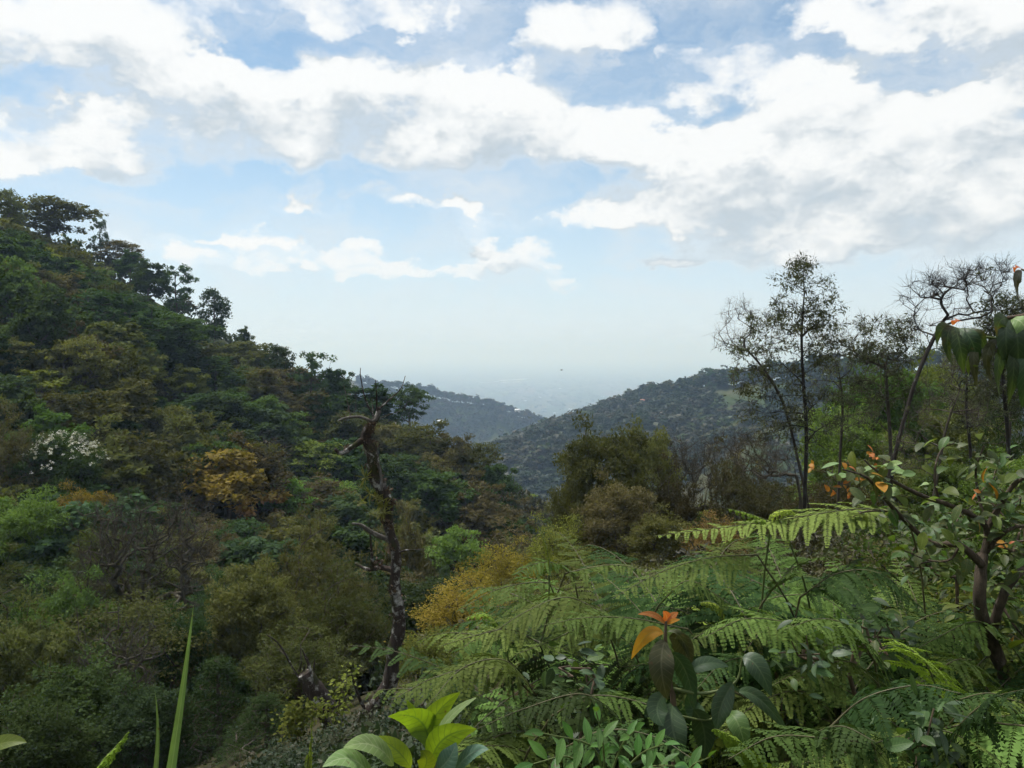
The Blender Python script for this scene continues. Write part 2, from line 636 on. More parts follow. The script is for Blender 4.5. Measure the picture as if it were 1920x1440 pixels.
def orange_mat():
    """leaves that turn from yellow at the top of the tree to orange lower down"""
    m = leaf_mat("turning_leaves", (.12, .105, .014), (.36, .27, .022), gloss=.04, rough=.75, trans=.38)
    w = NT(m.node_tree)
    hs = [n for n in w.n if n.type == "HUE_SAT"][0]
    src = hs.inputs["Color"].links[0].from_socket
    tc = w.new("ShaderNodeTexCoord")
    sp = w.new("ShaderNodeSeparateXYZ")
    w.l.new(tc.outputs["Object"], sp.inputs[0])
    nz, _ = w.noise(tc.outputs["Object"], .5, 2, .5)
    h = w.math("ADD", sp.outputs[2], w.math("MULTIPLY", nz, 3.0))
    w.l.new(w.mix(w.range(h, 7.2, 5.0), src, (.29, .15, .025)), hs.inputs["Color"])
    return m


M["orange"] = orange_mat()


def simple_mat(name, col, rough=.8, vary=.25, scale=3.0):
    m = bpy.data.materials.new(name)
    m.use_nodes = True
    w = NT(m.node_tree)
    pb = w.n["Principled BSDF"]
    tc = w.new("ShaderNodeTexCoord")
    nz, _ = w.noise(tc.outputs["Object"], scale, 4, .6)
    w.l.new(w.mix(w.range(nz, .3, .7), [c * (1 - vary) for c in col], [min(1, c * (1 + vary)) for c in col]), pb.inputs["Base Color"])
    pb.inputs["Roughness"].default_value = rough
    return m


# ------------------------------------------------------------------ the ground, one sheet to the horizon
def ground_mat():
    m = bpy.data.materials.new("hill_and_plain_ground")
    m.use_nodes = True
    w = NT(m.node_tree)
    pb = w.n["Principled BSDF"]
    pb.inputs["Roughness"].default_value = .95
    pb.inputs["Specular IOR Level"].default_value = .1
    tc = w.new("ShaderNodeTexCoord")
    co = tc.outputs["Object"]
    sp = w.new("ShaderNodeSeparateXYZ")
    w.l.new(co, sp.inputs[0])
    n1, _ = w.noise(co, 1.3, 8, .65)
    n2, _ = w.noise(co, .035, 5, .6)
    near = w.mix(w.range(n1, .35, .65), (.028, .022, .014), (.055, .052, .022))
    near = w.mix(w.range(n2, .45, .65), near, (.035, .055, .018))
    # grass and bare earth on the far slopes
    n3, _ = w.noise(co, .012, 5, .6)
    slope = w.mix(w.range(n3, .48, .66), (.040, .060, .022), (.105, .092, .050))
    # fields, woods and settlements of the plain
    xy = w.vmath("MULTIPLY", co, (1, .35, 0))
    n4, _ = w.noise(xy, .0011, 8, .68)
    n5, _ = w.noise(xy, .006, 6, .7)
    vo = w.new("ShaderNodeTexVoronoi")
    w.l.new(xy, vo.inputs["Vector"])
    vo.inputs["Scale"].default_value = .004
    plain = w.mix(w.range(n4, .38, .62), (.030, .052, .022), (.105, .095, .050))
    plain = w.mix(w.math("MULTIPLY", w.range(n5, .52, .60), .7), plain, (.17, .15, .10))
    plain = w.mix(.35, plain, w.mix(1.0, plain, vo.outputs["Color"], "MULTIPLY"))
    n6, _ = w.noise(xy, .02, 3, .7)
    plain = w.mix(w.range(n6, .66, .70), plain, (.42, .40, .37))
    z = sp.outputs[2]
    y = sp.outputs[1]
    c = w.mix(w.range(y, 320, 420), near, slope)
    c = w.mix(w.range(z, -330, -385), c, plain)
    w.l.new(c, pb.inputs["Base Color"])
    bp = w.new("ShaderNodeBump")
    bp.inputs["Strength"].default_value = .6
    bp.inputs["Distance"].default_value = .08
    w.l.new(n1, bp.inputs["Height"])
    w.l.new(bp.outputs[0], pb.inputs["Normal"])
    return m


def build_ground():
    r = np.concatenate([[0.0], np.geomspace(.6, 70000, 270)])
    th = np.concatenate([np.radians(np.linspace(-55, 55, 221)), np.radians(np.linspace(55, 305, 60)[1:-1])])
    nt = len(th)
    R, TH = np.meshgrid(r[1:], th, indexing="ij")
    X, Y = R * np.sin(TH), R * np.cos(TH)
    Z = ground(X, Y)
    v = np.concatenate([np.stack([X, Y, Z], -1).reshape(-1, 3), [[0, 0, gz(0, 0)]]])
    i = np.arange(len(r) - 2)[:, None] * nt
    j = np.arange(nt)[None]
    k = (j + 1) % nt
    f = np.stack([i + j, i + k, i + nt + k, i + nt + j], -1).reshape(-1, 4)[:, ::-1]
    me = make_mesh("ground", v, f, ground_mat(), smooth=True)
    o = mobj("ground", me)
    tag(o, "wooded slopes falling through a valley to the hazy plain", kind="structure")
    return o


build_ground()

# haze over the valley and the plain
def build_haze():
    X, Y0, Y1, Z0, Z1 = 75000, -75000, 75000, PLAIN_Z - 30, HAZE_TOP
    v = [(-X, Y0, Z0), (X, Y0, Z0), (X, Y1, Z0), (-X, Y1, Z0), (-X, Y0, Z1), (X, Y0, Z1), (X, Y1, Z1), (-X, Y1, Z1)]
    f = [(3, 2, 1, 0), (4, 5, 6, 7), (0, 1, 5, 4), (1, 2, 6, 5), (2, 3, 7, 6), (3, 0, 4, 7)]
    m = bpy.data.materials.new("haze_air")
    m.use_nodes = True
    t = m.node_tree
    t.nodes.clear()
    out = t.nodes.new("ShaderNodeOutputMaterial")
    pv = t.nodes.new("ShaderNodeVolumePrincipled")
    pv.inputs["Color"].default_value = HAZE_COLOR + (1,)
    pv.inputs["Absorption Color"].default_value = (.74, .91, 1, 1)      # thin air: it scatters blue most
    pv.inputs["Density"].default_value = HAZE_DENSITY
    pv.inputs["Anisotropy"].default_value = .25
    t.links.new(pv.outputs[0], out.inputs["Volume"])
    try:
        m.cycles.homogeneous_volume = True
    except Exception:
        pass
    o = mobj("haze", make_mesh("haze", v, f, m))
    tag(o, "pale blue haze lying over the valley and the plain", kind="stuff")


HAZE_TOP, HAZE_DENSITY, HAZE_COLOR = 130.0, .00024, (.53, .725, 1.0)
build_haze()

# ------------------------------------------------------------------ tree growing
def grow(tips, trunk, rng, r_tip=.012, power=.46, seg=.7, lift=.25, jitter=.12):
    """branches from the trunk line to every tip, thick where many tips hang on them"""
    nodes = [np.asarray(p, float) for p in trunk]
    par = [-1] + list(range(len(trunk) - 1))
    arr = np.array(nodes)
    base = arr[0]
    order = np.argsort(np.linalg.norm(tips - arr[-1], axis=1))
    tip_ids = []
    for k in order:
        t = tips[k]
        A = np.array(nodes)
        d = np.linalg.norm(A - t, axis=1)
        up = np.maximum(0, A[:, 2] - t[2] + .15 * d)
        cost = d + 1.6 * up
        cost[0] += 5
        i = int(np.argmin(cost))
        p = A[i]
        L = np.linalg.norm(t - p)
        n = max(1, int(round(L / seg)))
        side = rng.normal(size=3) * jitter * L * .6
        prev = i
        for q in range(1, n + 1):
            s = q / n
            pt = p + (t - p) * s + side * sin(pi * s) * .6 + np.array([0, 0, 1]) * sin(pi * s) * L * lift * .35
            pt = pt + (rng.normal(size=3) * jitter * seg * .5 if q < n else 0)
            nodes.append(pt)
            par.append(prev)
            prev = len(nodes) - 1
        tip_ids.append(prev)
    N = len(nodes)
    cnt = np.zeros(N)
    for i in tip_ids:
        j = i
        while j >= 0:
            cnt[j] += 1
            j = par[j]
    cnt = np.maximum(cnt, 1)
    rad = r_tip * cnt ** power
    return np.array(nodes), np.array(par), rad


def skeleton_geo(geo, nodes, par, rad, thick=.05, min_r=0.0, flare=1.3):
    i = np.where(par >= 0)[0]
    p0, p1 = nodes[par[i]], nodes[i]
    r0, r1 = rad[par[i]], rad[i]
    r0 = np.minimum(r0, r1 * 1.6)
    base = par[i] == 0
    r0 = np.where(base, r0 * flare, r0)
    big = r1 > thick
    if big.any():
        geo.frusta(p0[big], p1[big], r0[big], r1[big], 7)
    sm = ~big & (r1 >= min_r)
    if sm.any():
        geo.frusta(p0[sm], p1[sm], r0[sm], r1[sm], 4)


def ellipsoid_tips(rng, n, c, rad, shell=.55, squash_low=True):
    u = norm(rng.normal(size=(n * 2, 3)))
    if squash_low:
        u[:, 2] = np.where(u[:, 2] < -.35, -u[:, 2], u[:, 2])
    r = shell + (1 - shell) * rng.random((n * 2, 1)) ** .6
    p = np.asarray(c) + u * r * np.asarray(rad)
    # lumpy outline
    k = 1 + .30 * np.sin(u[:, :1] * 5 + rng.random() * 6) * np.cos(u[:, 1:2] * 4 + rng.random() * 6) + .15 * rng.normal(size=(n * 2, 1))
    p = np.asarray(c) + (p - np.asarray(c)) * np.clip(k, .5, 1.4)
    return p[:n]


def clump_leaves(geo, rng, tips, n, r, flat, L, W, up=.7, out=.8, droop=0.0, center=None):
    """n leaves round each tip; the faces mostly look up and outwards"""
    T = np.repeat(tips, n, axis=0)
    g = rng.normal(size=T.shape)
    g = g / np.maximum(np.linalg.norm(g, axis=1, keepdims=True), 1e-6) * rng.random((len(T), 1)) ** .45
    rr = np.repeat(r * (.65 + .7 * rng.random(len(tips))), n)[:, None]
    off = g * rr * np.array([1, 1, flat])
    c = T + off
    d = norm(g * out + rng.normal(size=T.shape) * .6 + np.array([0, 0, -droop]))
    nr = norm(np.array([0, 0, up]) + g * .5 + rng.normal(size=T.shape) * .45)
    k = .6 + .8 * rng.random(len(T))
    # one tint per clump and a little per leaf
    tint = np.clip(np.repeat(rng.random(len(tips)), n) * .65 + rng.random(len(T)) * .35, 0, 1)
    geo.leaves(c - d * (L * k * .5)[:, None], d, nr, L * k, W * k, tint)


H0, W0 = 10.0, 7.0       # every prototype stands 10 m tall and 7 m wide before scaling


def trunk_line(rng, h, lean=.06, n=6):
    z = np.linspace(0, h, n)
    x = np.cumsum(rng.normal(size=n) * lean * h / n)
    y = np.cumsum(rng.normal(size=n) * lean * h / n)
    return np.stack([x - x[0], y - y[0], z], 1)


def proto_tree(kind, seed, fine):
    """(trunk mesh, crown mesh) without materials. fine: 2 near, 1 hillside, 0 far ridge"""
    rng = np.random.default_rng(seed)
    tg, cg = Geo(), Geo()
    L, W = ((1.45, 1.05), (.39, .24), (.19, .095))[fine]
    mul = (.012, .26, .80)[fine]
    minr = (.05, .02, .008)[fine]
    if kind == "round":
        tips = ellipsoid_tips(rng, (26, 90, 170)[fine], (0, 0, 5.4), (3.1, 3.1, 4.3), .5)
        tr = trunk_line(rng, 5.0)
        n = int(26000 * mul / len(tips) * 1.0)
        clump_leaves(cg, rng, tips, n, (.95, .85, .72)[fine], .62, L * 1.1, W * 1.1, up=.9)
    elif kind == "umbrella":
        tips = []
        for z, rad, k in ((9.6, 2.6, 18), (8.9, 3.5, 28), (7.6, 3.3, 22), (6.3, 2.9, 14), (4.9, 2.3, 9)):
            k = int(k * (.6, 1.2, 2)[fine])
            a = rng.random(k) * 2 * pi
            q = np.sqrt(rng.random(k)) * rad
            tips.append(np.stack([q * np.cos(a), q * np.sin(a), z - .06 * q * q + rng.normal(size=k) * .45], 1))
        tips = np.concatenate(tips)
        tr = trunk_line(rng, 5.0, .1)
        n = int(18000 * mul / len(tips))
        clump_leaves(cg, rng, tips, n, .9, .42, L * .9, W * .9, up=1.0)
    elif kind == "feathery":
        tips = ellipsoid_tips(rng, (26, 120, 240)[fine], (0, 0, 5.2), (3.2, 3.2, 4.6), .35)
        tr = trunk_line(rng, 6.5, .08)
        n = int(27000 * mul / len(tips))
        clump_leaves(cg, rng, tips, int(n * .8), (.85, .7, .55)[fine], .8, L * 1.1, W * .75, up=.6, out=.6, droop=-.4)
    elif kind == "airy":
        tips = ellipsoid_tips(rng, (22, 60, 110)[fine], (0, 0, 6.4), (2.8, 2.8, 3.6), .45, False)
        tr = trunk_line(rng, 8.5, .06, 8)
        n = int(12000 * mul / len(tips))
        clump_leaves(cg, rng, tips, n, .62, .7, L * .9, W * .8, up=.7)
    elif kind == "cone":
        tips = []
        k = (30, 120, 240)[fine]
        z = 1.2 + 8.6 * rng.random(k) ** 1.3
        rad = 3.5 * (1 - (z - 1) / 9.2) ** .85 * (.55 + .45 * rng.random(k))
        a = rng.random(k) * 2 * pi
        tips = np.stack([rad * np.cos(a), rad * np.sin(a), z - rad * .22], 1)
        tr = trunk_line(rng, 9.7, .02, 9)
        n = int(19000 * mul / len(tips))
        clump_leaves(cg, rng, tips, n, .75, .35, L, W * .6, up=.8, out=1.0, droop=.5)
    elif kind == "column":
        k = (26, 90, 170)[fine]
        z = 1.5 + 8.2 * rng.random(k)
        rad = 2.6 * np.sin(np.clip((z - .6) / 9.6, 0, 1) * pi) ** .55 * (.4 + .6 * rng.random(k))
        a = rng.random(k) * 2 * pi
        tips = np.stack([rad * np.cos(a) * 1.25, rad * np.sin(a) * 1.25, z], 1)
        tr = trunk_line(rng, 9, .04, 8)
        n = int(16000 * mul / len(tips))
        clump_leaves(cg, rng, tips, n, .8, .9, L, W, up=.6, out=.8)
    elif kind == "shrub":
        tips = ellipsoid_tips(rng, (20, 80, 170)[fine], (0, 0, 4.2), (3.2, 3.2, 5.2), .45)
        tips = tips[tips[:, 2] > .6]
        tr = trunk_line(rng, 2.2, .1, 4)
        n = int(17000 * mul / len(tips))
        clump_leaves(cg, rng, tips, n, 1.0, .7, L, W, up=.8)
    elif kind == "bare":
        tips = ellipsoid_tips(rng, (30, 170, 420)[fine], (0, 0, 6.2), (3.4, 3.4, 3.7), .4)
        tr = trunk_line(rng, 4.0, .1)
        n = 3
        clump_leaves(cg, rng, tips[::3], n, .45, .7, L * .8, W * .6)
    nodes, par, rad = grow(tips, tr, rng, r_tip=(.05, .022, .014)[fine] * (1.15 if kind == "bare" else 1.0), jitter=.18 if kind == "bare" else .12)
    skeleton_geo(tg, nodes, par, rad, min_r=minr if kind != "bare" else 0)
    if kind == "bare":
        # fine twigs fan out from the tips
        k = (3, 5, 6)[fine]
        T = np.repeat(tips, k, axis=0)
        dv = norm(T - np.array([0, 0, 3.5])) * .8 + rng.normal(size=T.shape) * .5
        ln = (.35 + .6 * rng.random(len(T)))[:, None]
        mid = T + dv * ln * .5 + rng.normal(size=T.shape) * .05
        end = mid + norm(dv + rng.normal(size=T.shape) * .4) * ln * .6
        rt = (.04, .016, .010)[fine]
        tg.frusta(T, mid, rt, rt * .75, 3)
        tg.frusta(mid, end, rt * .75, rt * .4, 3)
    return tg, cg


_PROTO = {}


def proto(kind, variant, fine, mat):
    """meshes shared by every tree of that make; the colour sits on the tree"""
    if fine == 2:
        variant %= 2
    key = (kind, variant, fine)
    if key not in _PROTO:
        tg, cg = proto_tree(kind, 100 * variant + sum(map(ord, kind)) + fine, fine)
        _PROTO[key] = (tg.mesh(kind + "_trunk", M["bark_tint"], True), cg.mesh(kind + "_crown", M["leaf"]))
    tm, cm = _PROTO[key]
    if mat in M and mat != "lime":
        k2 = key + (mat,)
        if k2 not in _PROTO:
            c2 = cm.copy()
            c2.materials.clear()
            c2.materials.append(M[mat])
            _PROTO[k2] = (tm, c2)
        return _PROTO[k2]
    return tm, cm


NAMES = {"round": "broadleaf_tree", "umbrella": "flat_topped_tree", "feathery": "feathery_tree", "airy": "slender_tree", "cone": "conifer",
         "column": "columnar_tree", "shrub": "shrub", "bare": "bare_tree"}
CATS = {"shrub": "shrub"}
PLACED = []          # (name of landmark or None, photo x, photo y, kind, mat, object)


def project(p):
    """photo pixel of a point"""
    c, s = cos(PITCH), sin(PITCH)
    f = p[1] * c - p[2] * s
    up = p[1] * s + p[2] * c
    return 960 + FPX * p[0] / f, 720 - FPX * up / f


def put_tree(kind, mat, base, H, W, label=None, group=None, fine=1, variant=None, bark="bark", rz=None, sink=.25, landmark=None):
    variant = int(RNG.integers(0, 3)) if variant is None else variant
    tm, cm = proto(kind, variant, fine, mat)
    s = W / W0
    o = empty(NAMES[kind], (base[0], base[1], base[2] - sink), RNG.random() * 2 * pi if rz is None else rz,
              (s * float(RNG.uniform(.92, 1.08)), s * float(RNG.uniform(.92, 1.08)), (H + sink) / H0))
    mobj("trunk", tm, o).color = TINT[bark] + (1,)
    mobj("crown", cm, o).color = TINT.get(mat, (.2, .2, .05)) + (1,)
    tag(o, label, CATS.get(kind, "tree"), group)
    px, py = project((base[0], base[1], base[2] + H * .7))
    PLACED.append((landmark, px, py, kind, mat, o, W * FPX / max(base[1], 1)))
    return o


def tree_at(x, y_top, wpx, H, kind, mat, label, depth=None, fine=None, landmark=None, **kw):
    """a tree whose top stands on that line of sight; H metres tall unless the depth is given"""
    if depth is None:
        depth = depth_for(x, y_top, H)
    pd = pdir(x, y_top)
    bx, by = pd[0] * depth, depth
    g = gz(bx, by)
    h = pd[2] * depth - g
    h = min(max(h, 1.5), 22)
    W = wpx / FPX * depth
    if fine is None:
        fine = 2 if depth < 75 else 1
    return put_tree(kind, mat, (bx, by, g), h, W, label, fine=fine, landmark=landmark, **kw)


# ------------------------------------------------------------------ trees one can pick out on the left hillside
LH = "trees on the left hillside"
HILL = [
    # x, top, width, H, kind, colour, label, landmark, extra
    (8, 362, 80, 11, "umbrella", "olive", "flat-topped tree on the skyline at the very left edge", "edge skyline tree", {}),
    (95, 376, 165, 12, "umbrella", "olive", "wide flat-topped olive tree highest on the left skyline", "wide flat-topped skyline tree", {}),
    (187, 408, 48, 12, "airy", "teal", "slim airy tree rising above the left skyline slope", "slim airy skyline tree", {}),
    (225, 455, 85, 9, "umbrella", "brown", "small thin flat-topped tree below the slim airy skyline tree", None, {}),
    (243, 474, 55, 9, "round", "dark", "small dark round tree on the upper left skyline", None, {}),
    (276, 494, 75, 11, "round", "dark", "dark round-headed tree left of the tall loose skyline tree", None, {}),
    (330, 490, 85, 14, "airy", "teal", "tall loose-crowned tree standing clear on the left skyline", "tall loose skyline tree", {}),
    (365, 600, 60, 8, "round", "dark", "small dark tree in the gap between two skyline trees", None, {}),
    (400, 543, 68, 12, "column", "dark", "dense dark upright tree standing alone on the left skyline", "upright dark skyline tree", {}),
    (458, 617, 40, 7, "round", "dark", "little dark bushy tree poking above the brown skyline wood", None, {}),
    (520, 652, 62, 10, "umbrella", "dark", "small dark flat-topped tree where the skyline dips", None, {}),
    (583, 660, 95, 13, "airy", "dark", "dark ragged tree with open crown on the lower skyline", "ragged dark skyline tree", {}),
    (635, 690, 60, 10, "round", "dark", "dark round tree just right of the ragged skyline tree", None, {}),
    (695, 728, 120, 9, "round", "dark", "dark spreading tree on the skyline behind the bare snag", "spreading tree behind the snag", {}),
    (768, 728, 85, 10, "umbrella", "dark", "dark tree with layered boughs at the lower end of the skyline", None, {}),
    (195, 555, 200, 12, "umbrella", "dark", "big dark tree with wide layered boughs high on the hillside", "big layered dark tree", {}),
    (300, 590, 180, 11, "umbrella", "dark", "second dark layered tree adjoining the big layered one", None, {}),
    (20, 490, 110, 12, "round", "mid", "green round tree at the left edge high on the hill", None, {}),
    (75, 545, 120, 12, "round", "dark", "broad dark green tree below the skyline near the left edge", None, {}),
    (455, 640, 150, 9, "feathery", "olive", "olive feathery tree topping the skyline left of the dip", None, {}),
    (500, 690, 170, 9, "feathery", "brown", "broad brown feathery tree on the shoulder of the hill", "broad brown feathery tree", {}),
    (560, 745, 150, 9, "feathery", "brown", "brown twiggy-crowned tree below the ragged skyline tree", None, {}),
    (345, 690, 85, 7, "round", "lime", "small yellow-green tree in the middle of the hillside", "small yellow-green tree", {}),
    (150, 640, 120, 10, "umbrella", "olive", "olive tree with slanting dark limbs on the hillside", None, {}),
    (415, 748, 100, 8, "round", "dark", "compact dark green tree in the middle of the hillside", "compact dark green tree", {}),
    (545, 780, 110, 9, "airy", "mid", "fresh green loose tree right of the compact dark one", None, {}),
    (585, 832, 120, 8, "umbrella", "lime", "tree with yellow-green layered boughs above the dome-topped trees", "yellow-green layered tree", {}),
    (535, 902, 105, 8, "umbrella", "bright", "bright green dome-topped tree beside the orange tree", "dome-topped green tree", {}),
    (615, 906, 110, 8, "umbrella", "bright", "bright green dome-topped tree just left of the snag", None, {}),
    (430, 838, 175, 11, "round", "orange", "tree turning yellow and orange in the middle of the wood", "orange and yellow tree", {}),
    (20, 775, 130, 11, "feathery", "brown", "reddish brown tree at the left edge beside the white-flowered tree", "reddish edge tree", {}),
    (85, 773, 125, 9, "round", "bright", "bright green tree behind the white-flowered tree", None, {}),
    (270, 825, 190, 10, "feathery", "olive", "broad olive feathery tree right of the white-flowered tree", "broad olive tree", {}),
    (345, 770, 160, 10, "feathery", "olive", "olive feathery tree above the orange tree", None, {}),
    (150, 915, 130, 9, "round", "yellow", "ochre-yellow leafy tree under the white-flowered tree", "ochre tree", {}),
    (55, 925, 170, 10, "round", "bright", "bright green leafy tree at the left edge below the white flowers", "bright green edge tree", {}),
    (20, 1000, 180, 10, "round", "mid", "green leafy tree at the left edge under the bright green one", None, {}),
    (175, 985, 130, 9, "round", "lime", "yellow-green leafy tree left of the bare grey tree", None, {}),
    (275, 935, 260, 11, "bare", "olive", "bare grey many-branched tree low on the left hillside", "bare grey tree", {"bark": "twig", "depth": 52}),
    (395, 985, 170, 9, "feathery", "brown", "slim brown feathery tree right of the bare grey tree", None, {}),
    (590, 985, 220, 10, "feathery", "olive", "big olive feathery tree left of the snag", "big olive feathery tree", {"depth": 52}),
    (480, 1060, 200, 9, "round", "olive", "olive brown bushy tree below the orange tree", None, {"depth": 46}),
    (640, 1080, 190, 9, "feathery", "olive", "olive tree close behind the trunk of the snag", None, {"depth": 40}),
    (430, 1060, 130, 9, "round", "teal", "blue-green shaded tree between bare tree and olive trees", None, {"depth": 50}),
    (340, 1150, 130, 8, "round", "dark", "dark green tree behind the tall grass blade", None, {"depth": 44}),
    (110, 1080, 210, 10, "round", "mid", "green and yellow leafed tree low at the left", "green and yellow tree", {"depth": 44}),
    (40, 1150, 230, 9, "round", "olive", "olive green tree at the lower left edge", None, {"depth": 38}),
    (215, 1160, 180, 9, "bare", "dark", "thin bare tree with pale forked limbs at the lower left", "pale forked bare tree", {"depth": 36, "bark": "bark_pale", "fine": 1}),
    (150, 1230, 250, 9, "round", "dark", "dark green bush mass at the lower left below the forked tree", None, {"depth": 33}),
    (410, 1230, 240, 9, "cone", "dark", "dark drooping conifer-like tree right of the tall grass blade", "dark drooping conifer", {"depth": 30}),
    (560, 1180, 220, 8, "feathery", "olive", "dusky olive tree above the broken stub of the snag", None, {"depth": 32}),
    (500, 1300, 200, 6, "cone", "dark", "smaller dark drooping tree left of the snag's foot", None, {"depth": 26}),
    (60, 1320, 240, 7, "round", "dark", "deep green shaded bush in the bottom left corner", None, {"depth": 27}),
    (270, 1290, 190, 7, "round", "teal", "shaded blue-green bush behind the foot of the grass blade", None, {"depth": 29}),
    (790, 800, 140, 10, "feathery", "olive", "olive feathery tree right of the snag's top", "olive tree beside the snag top", {}),
    (845, 815, 110, 9, "feathery", "brown", "brown tree at the right end of the left hill", None, {}),
    (905, 838, 85, 9, "umbrella", "olive", "olive flat-crowned tree on the hill's right edge", None, {}),
    (935, 868, 75, 10, "round", "dark", "dark tree at the hill's right edge above the valley", "dark valley-edge tree", {}),
    (760, 860, 130, 10, "umbrella", "dark", "dark layered tree right of the snag", None, {}),
    (810, 880, 150, 11, "round", "dark", "big shaded dark tree in the hollow right of the snag", "big shaded dark tree", {}),
    (890, 905, 130, 10, "feathery", "brown", "pinkish brown bare-looking tree in front of the dark valley-edge tree", "pinkish brown tree", {}),
    (860, 997, 115, 8, "umbrella", "bright", "vivid green small tree in the hollow right of the snag", "vivid green tree", {"depth": 88}),
    (835, 1060, 80, 6, "cone", "teal", "little pointed blue-green tree below the vivid green tree", None, {"depth": 70}),
    (965, 932, 110, 8, "feathery", "lime", "pale green rounded tree on the valley floor", "pale green valley tree", {"depth": 170}),
    (1010, 945, 100, 8, "round", "olive", "olive tree beside the pale green one on the valley floor", None, {"depth": 150}),
    (760, 980, 120, 8, "feathery", "brown", "dull brown tree just right of the snag's trunk", None, {"depth": 75}),
]
for (x, y, wpx, H, kind, mat, label, lm, kw) in HILL:
    tree_at(x, y, wpx, H, kind, mat, label, group=LH, landmark=lm, **kw)

# the white-flowered tree
def flower_tree():
    x, y, d = 118, 812, None
    o = tree_at(x, y, 150, 10, "round", "dark", "dark tree topped with clusters of white flowers", group=LH, landmark="white-flowered tree", variant=1, bark="bark_dark", fine=2)
    g = Geo()
    rng = np.random.default_rng(5)
    k = 150
    a, q = rng.random(k) * 2 * pi, np.sqrt(rng.random(k)) * 3.4
    tips = np.stack([q * np.cos(a), q * np.sin(a), 9.9 - .20 * q * q + rng.normal(size=k) * .25], 1)
    clump_leaves(g, rng, tips, 9, .22, .8, .17, .12, up=.6)
    M["petal"] = leaf_mat("white_petals", (.40, .39, .33), (.66, .64, .56), trans=.2, spread=.05)
    mobj("blossoms", g.mesh("blossoms", M["petal"]), o)
    return o


flower_tree()

# trees on the near slope, right of the valley
RS = "trees and bushes on the near slope"
SLOPE = [
    (945, 1015, 150, "shrub", "yellow", 44, "yellow-leaved bush at the centre above the ferns", "upper yellow bush", {}),
    (860, 1085, 170, "shrub", "yellow", 30, "yellow-green bush right of the snag's trunk", "lower yellow bush", {}),
    (810, 1180, 160, "shrub", "lime", 24, "low yellow-green bush beside the snag's bend", None, {}),
    (1050, 965, 150, "shrub", "lime", 50, "olive and yellow bush on the slope above the fern tips", None, {}),
    (1000, 1090, 170, "shrub", "olive", 27, "olive bush with yellow flecks behind the fern tips", None, {}),
    (1120, 1040, 190, "shrub", "olive", 30, "shaded olive bush behind the middle ferns", None, {}),
    (1135, 795, 200, "round", "olive", 58, "tall olive-brown tree with rounded top in the middle distance", "tall olive-brown tree", {}),
    (1075, 870, 110, "round", "olive", 56, "olive leafy tree at the left of the tall olive-brown one", None, {}),
    (1215, 800, 130, "round", "olive", 64, "narrow olive tree just right of the tall olive-brown one", None, {}),
    (1155, 900, 170, "round", "brown", 50, "dull brown leafy tree below the tall olive-brown one", None, {}),
    (1260, 870, 130, "feathery", "brown", 58, "brown thicket tree left of the grey bare tree", None, {}),
    (1300, 825, 150, "bare", "brown", 66, "grey leafless tree spreading over the brown thicket", "grey leafless tree", {"bark": "twig"}),
    (1390, 840, 130, "feathery", "brown", 60, "reddish brown thicket tree right of the leafless tree", None, {}),
    (1345, 962, 140, "shrub", "rust", 42, "russet bush above the long fern frond", "russet bush", {}),
    (1240, 960, 150, "round", "olive", 45, "shaded olive tree left of the russet bush", None, {}),
    (1440, 890, 130, "feathery", "brown", 45, "brown twiggy tree under the sparse tall trees", None, {}),
    (1250, 1070, 180, "shrub", "olive", 26, "dark olive bush behind the red-tipped plant", None, {}),
    (1400, 1030, 170, "shrub", "brown", 26, "brown bush behind the long fern frond", None, {}),
    (1650, 680, 250, "round", "bright", 58, "fresh green tree behind the sparse tall trees", "fresh green tree", {}),
    (1745, 675, 190, "round", "lime", 62, "yellow-green tree right of the fresh green one", None, {}),
    (1590, 760, 190, "round", "bright", 52, "green tree lower left of the fresh green one", None, {}),
    (1560, 880, 170, "feathery", "brown", 40, "brown twiggy bush at the foot of the sparse trees", None, {}),
    (1690, 830, 190, "feathery", "olive", 42, "olive bushy tree below the fresh green one", None, {}),
    (1830, 720, 170, "round", "olive", 48, "olive tree behind the hanging broad leaves", None, {}),
    (1900, 640, 150, "airy", "dark", 40, "dark tree at the right edge behind the hanging leaves", None, {}),
    (1790, 860, 180, "round", "mid", 26, "green bushy tree behind the leafy shrub", None, {}),
    (1900, 850, 170, "round", "bright", 20, "bright green bush at the right edge above the leafy shrub", None, {}),
    (1650, 960, 170, "shrub", "dark", 20, "dark green bush behind the leafy shrub's branches", None, {}),
    (1500, 960, 150, "shrub", "brown", 30, "brown bush under the twin tall trees", None, {}),
    (1760, 1010, 180, "shrub", "teal", 15, "blue-green shaded bush behind the leafy shrub's trunk", None, {}),
    (1880, 1010, 200, "shrub", "mid", 11, "green bush at the right edge behind the leafy shrub", None, {}),
]
for (x, y, wpx, kind, mat, d, label, lm, kw) in SLOPE:
    tree_at(x, y, wpx, 8, kind, mat, label, depth=d, group=RS, landmark=lm, **kw)

# the wood in between: fill the hillside where no tree stands yet
NUMW = ["", "second ", "third ", "fourth ", "fifth ", "sixth ", "seventh ", "eighth ", "ninth ", "tenth ", "eleventh ", "twelfth ", "thirteenth ", "fourteenth ", "fifteenth ", "sixteenth "]
LOOK = {("round", "dark"): "dark green round tree", ("round", "mid"): "green round tree", ("feathery", "olive"): "olive feathery tree",
        ("feathery", "brown"): "brown feathery tree", ("umbrella", "dark"): "dark flat-topped tree", ("round", "teal"): "blue-green round tree",
        ("bare", "brown"): "leafless grey tree", ("umbrella", "olive"): "olive flat-topped tree", ("round", "olive"): "olive round tree",
        ("round", "lime"): "yellow-green round tree", ("airy", "mid"): "loose green tree", ("column", "dark"): "dark upright tree"}


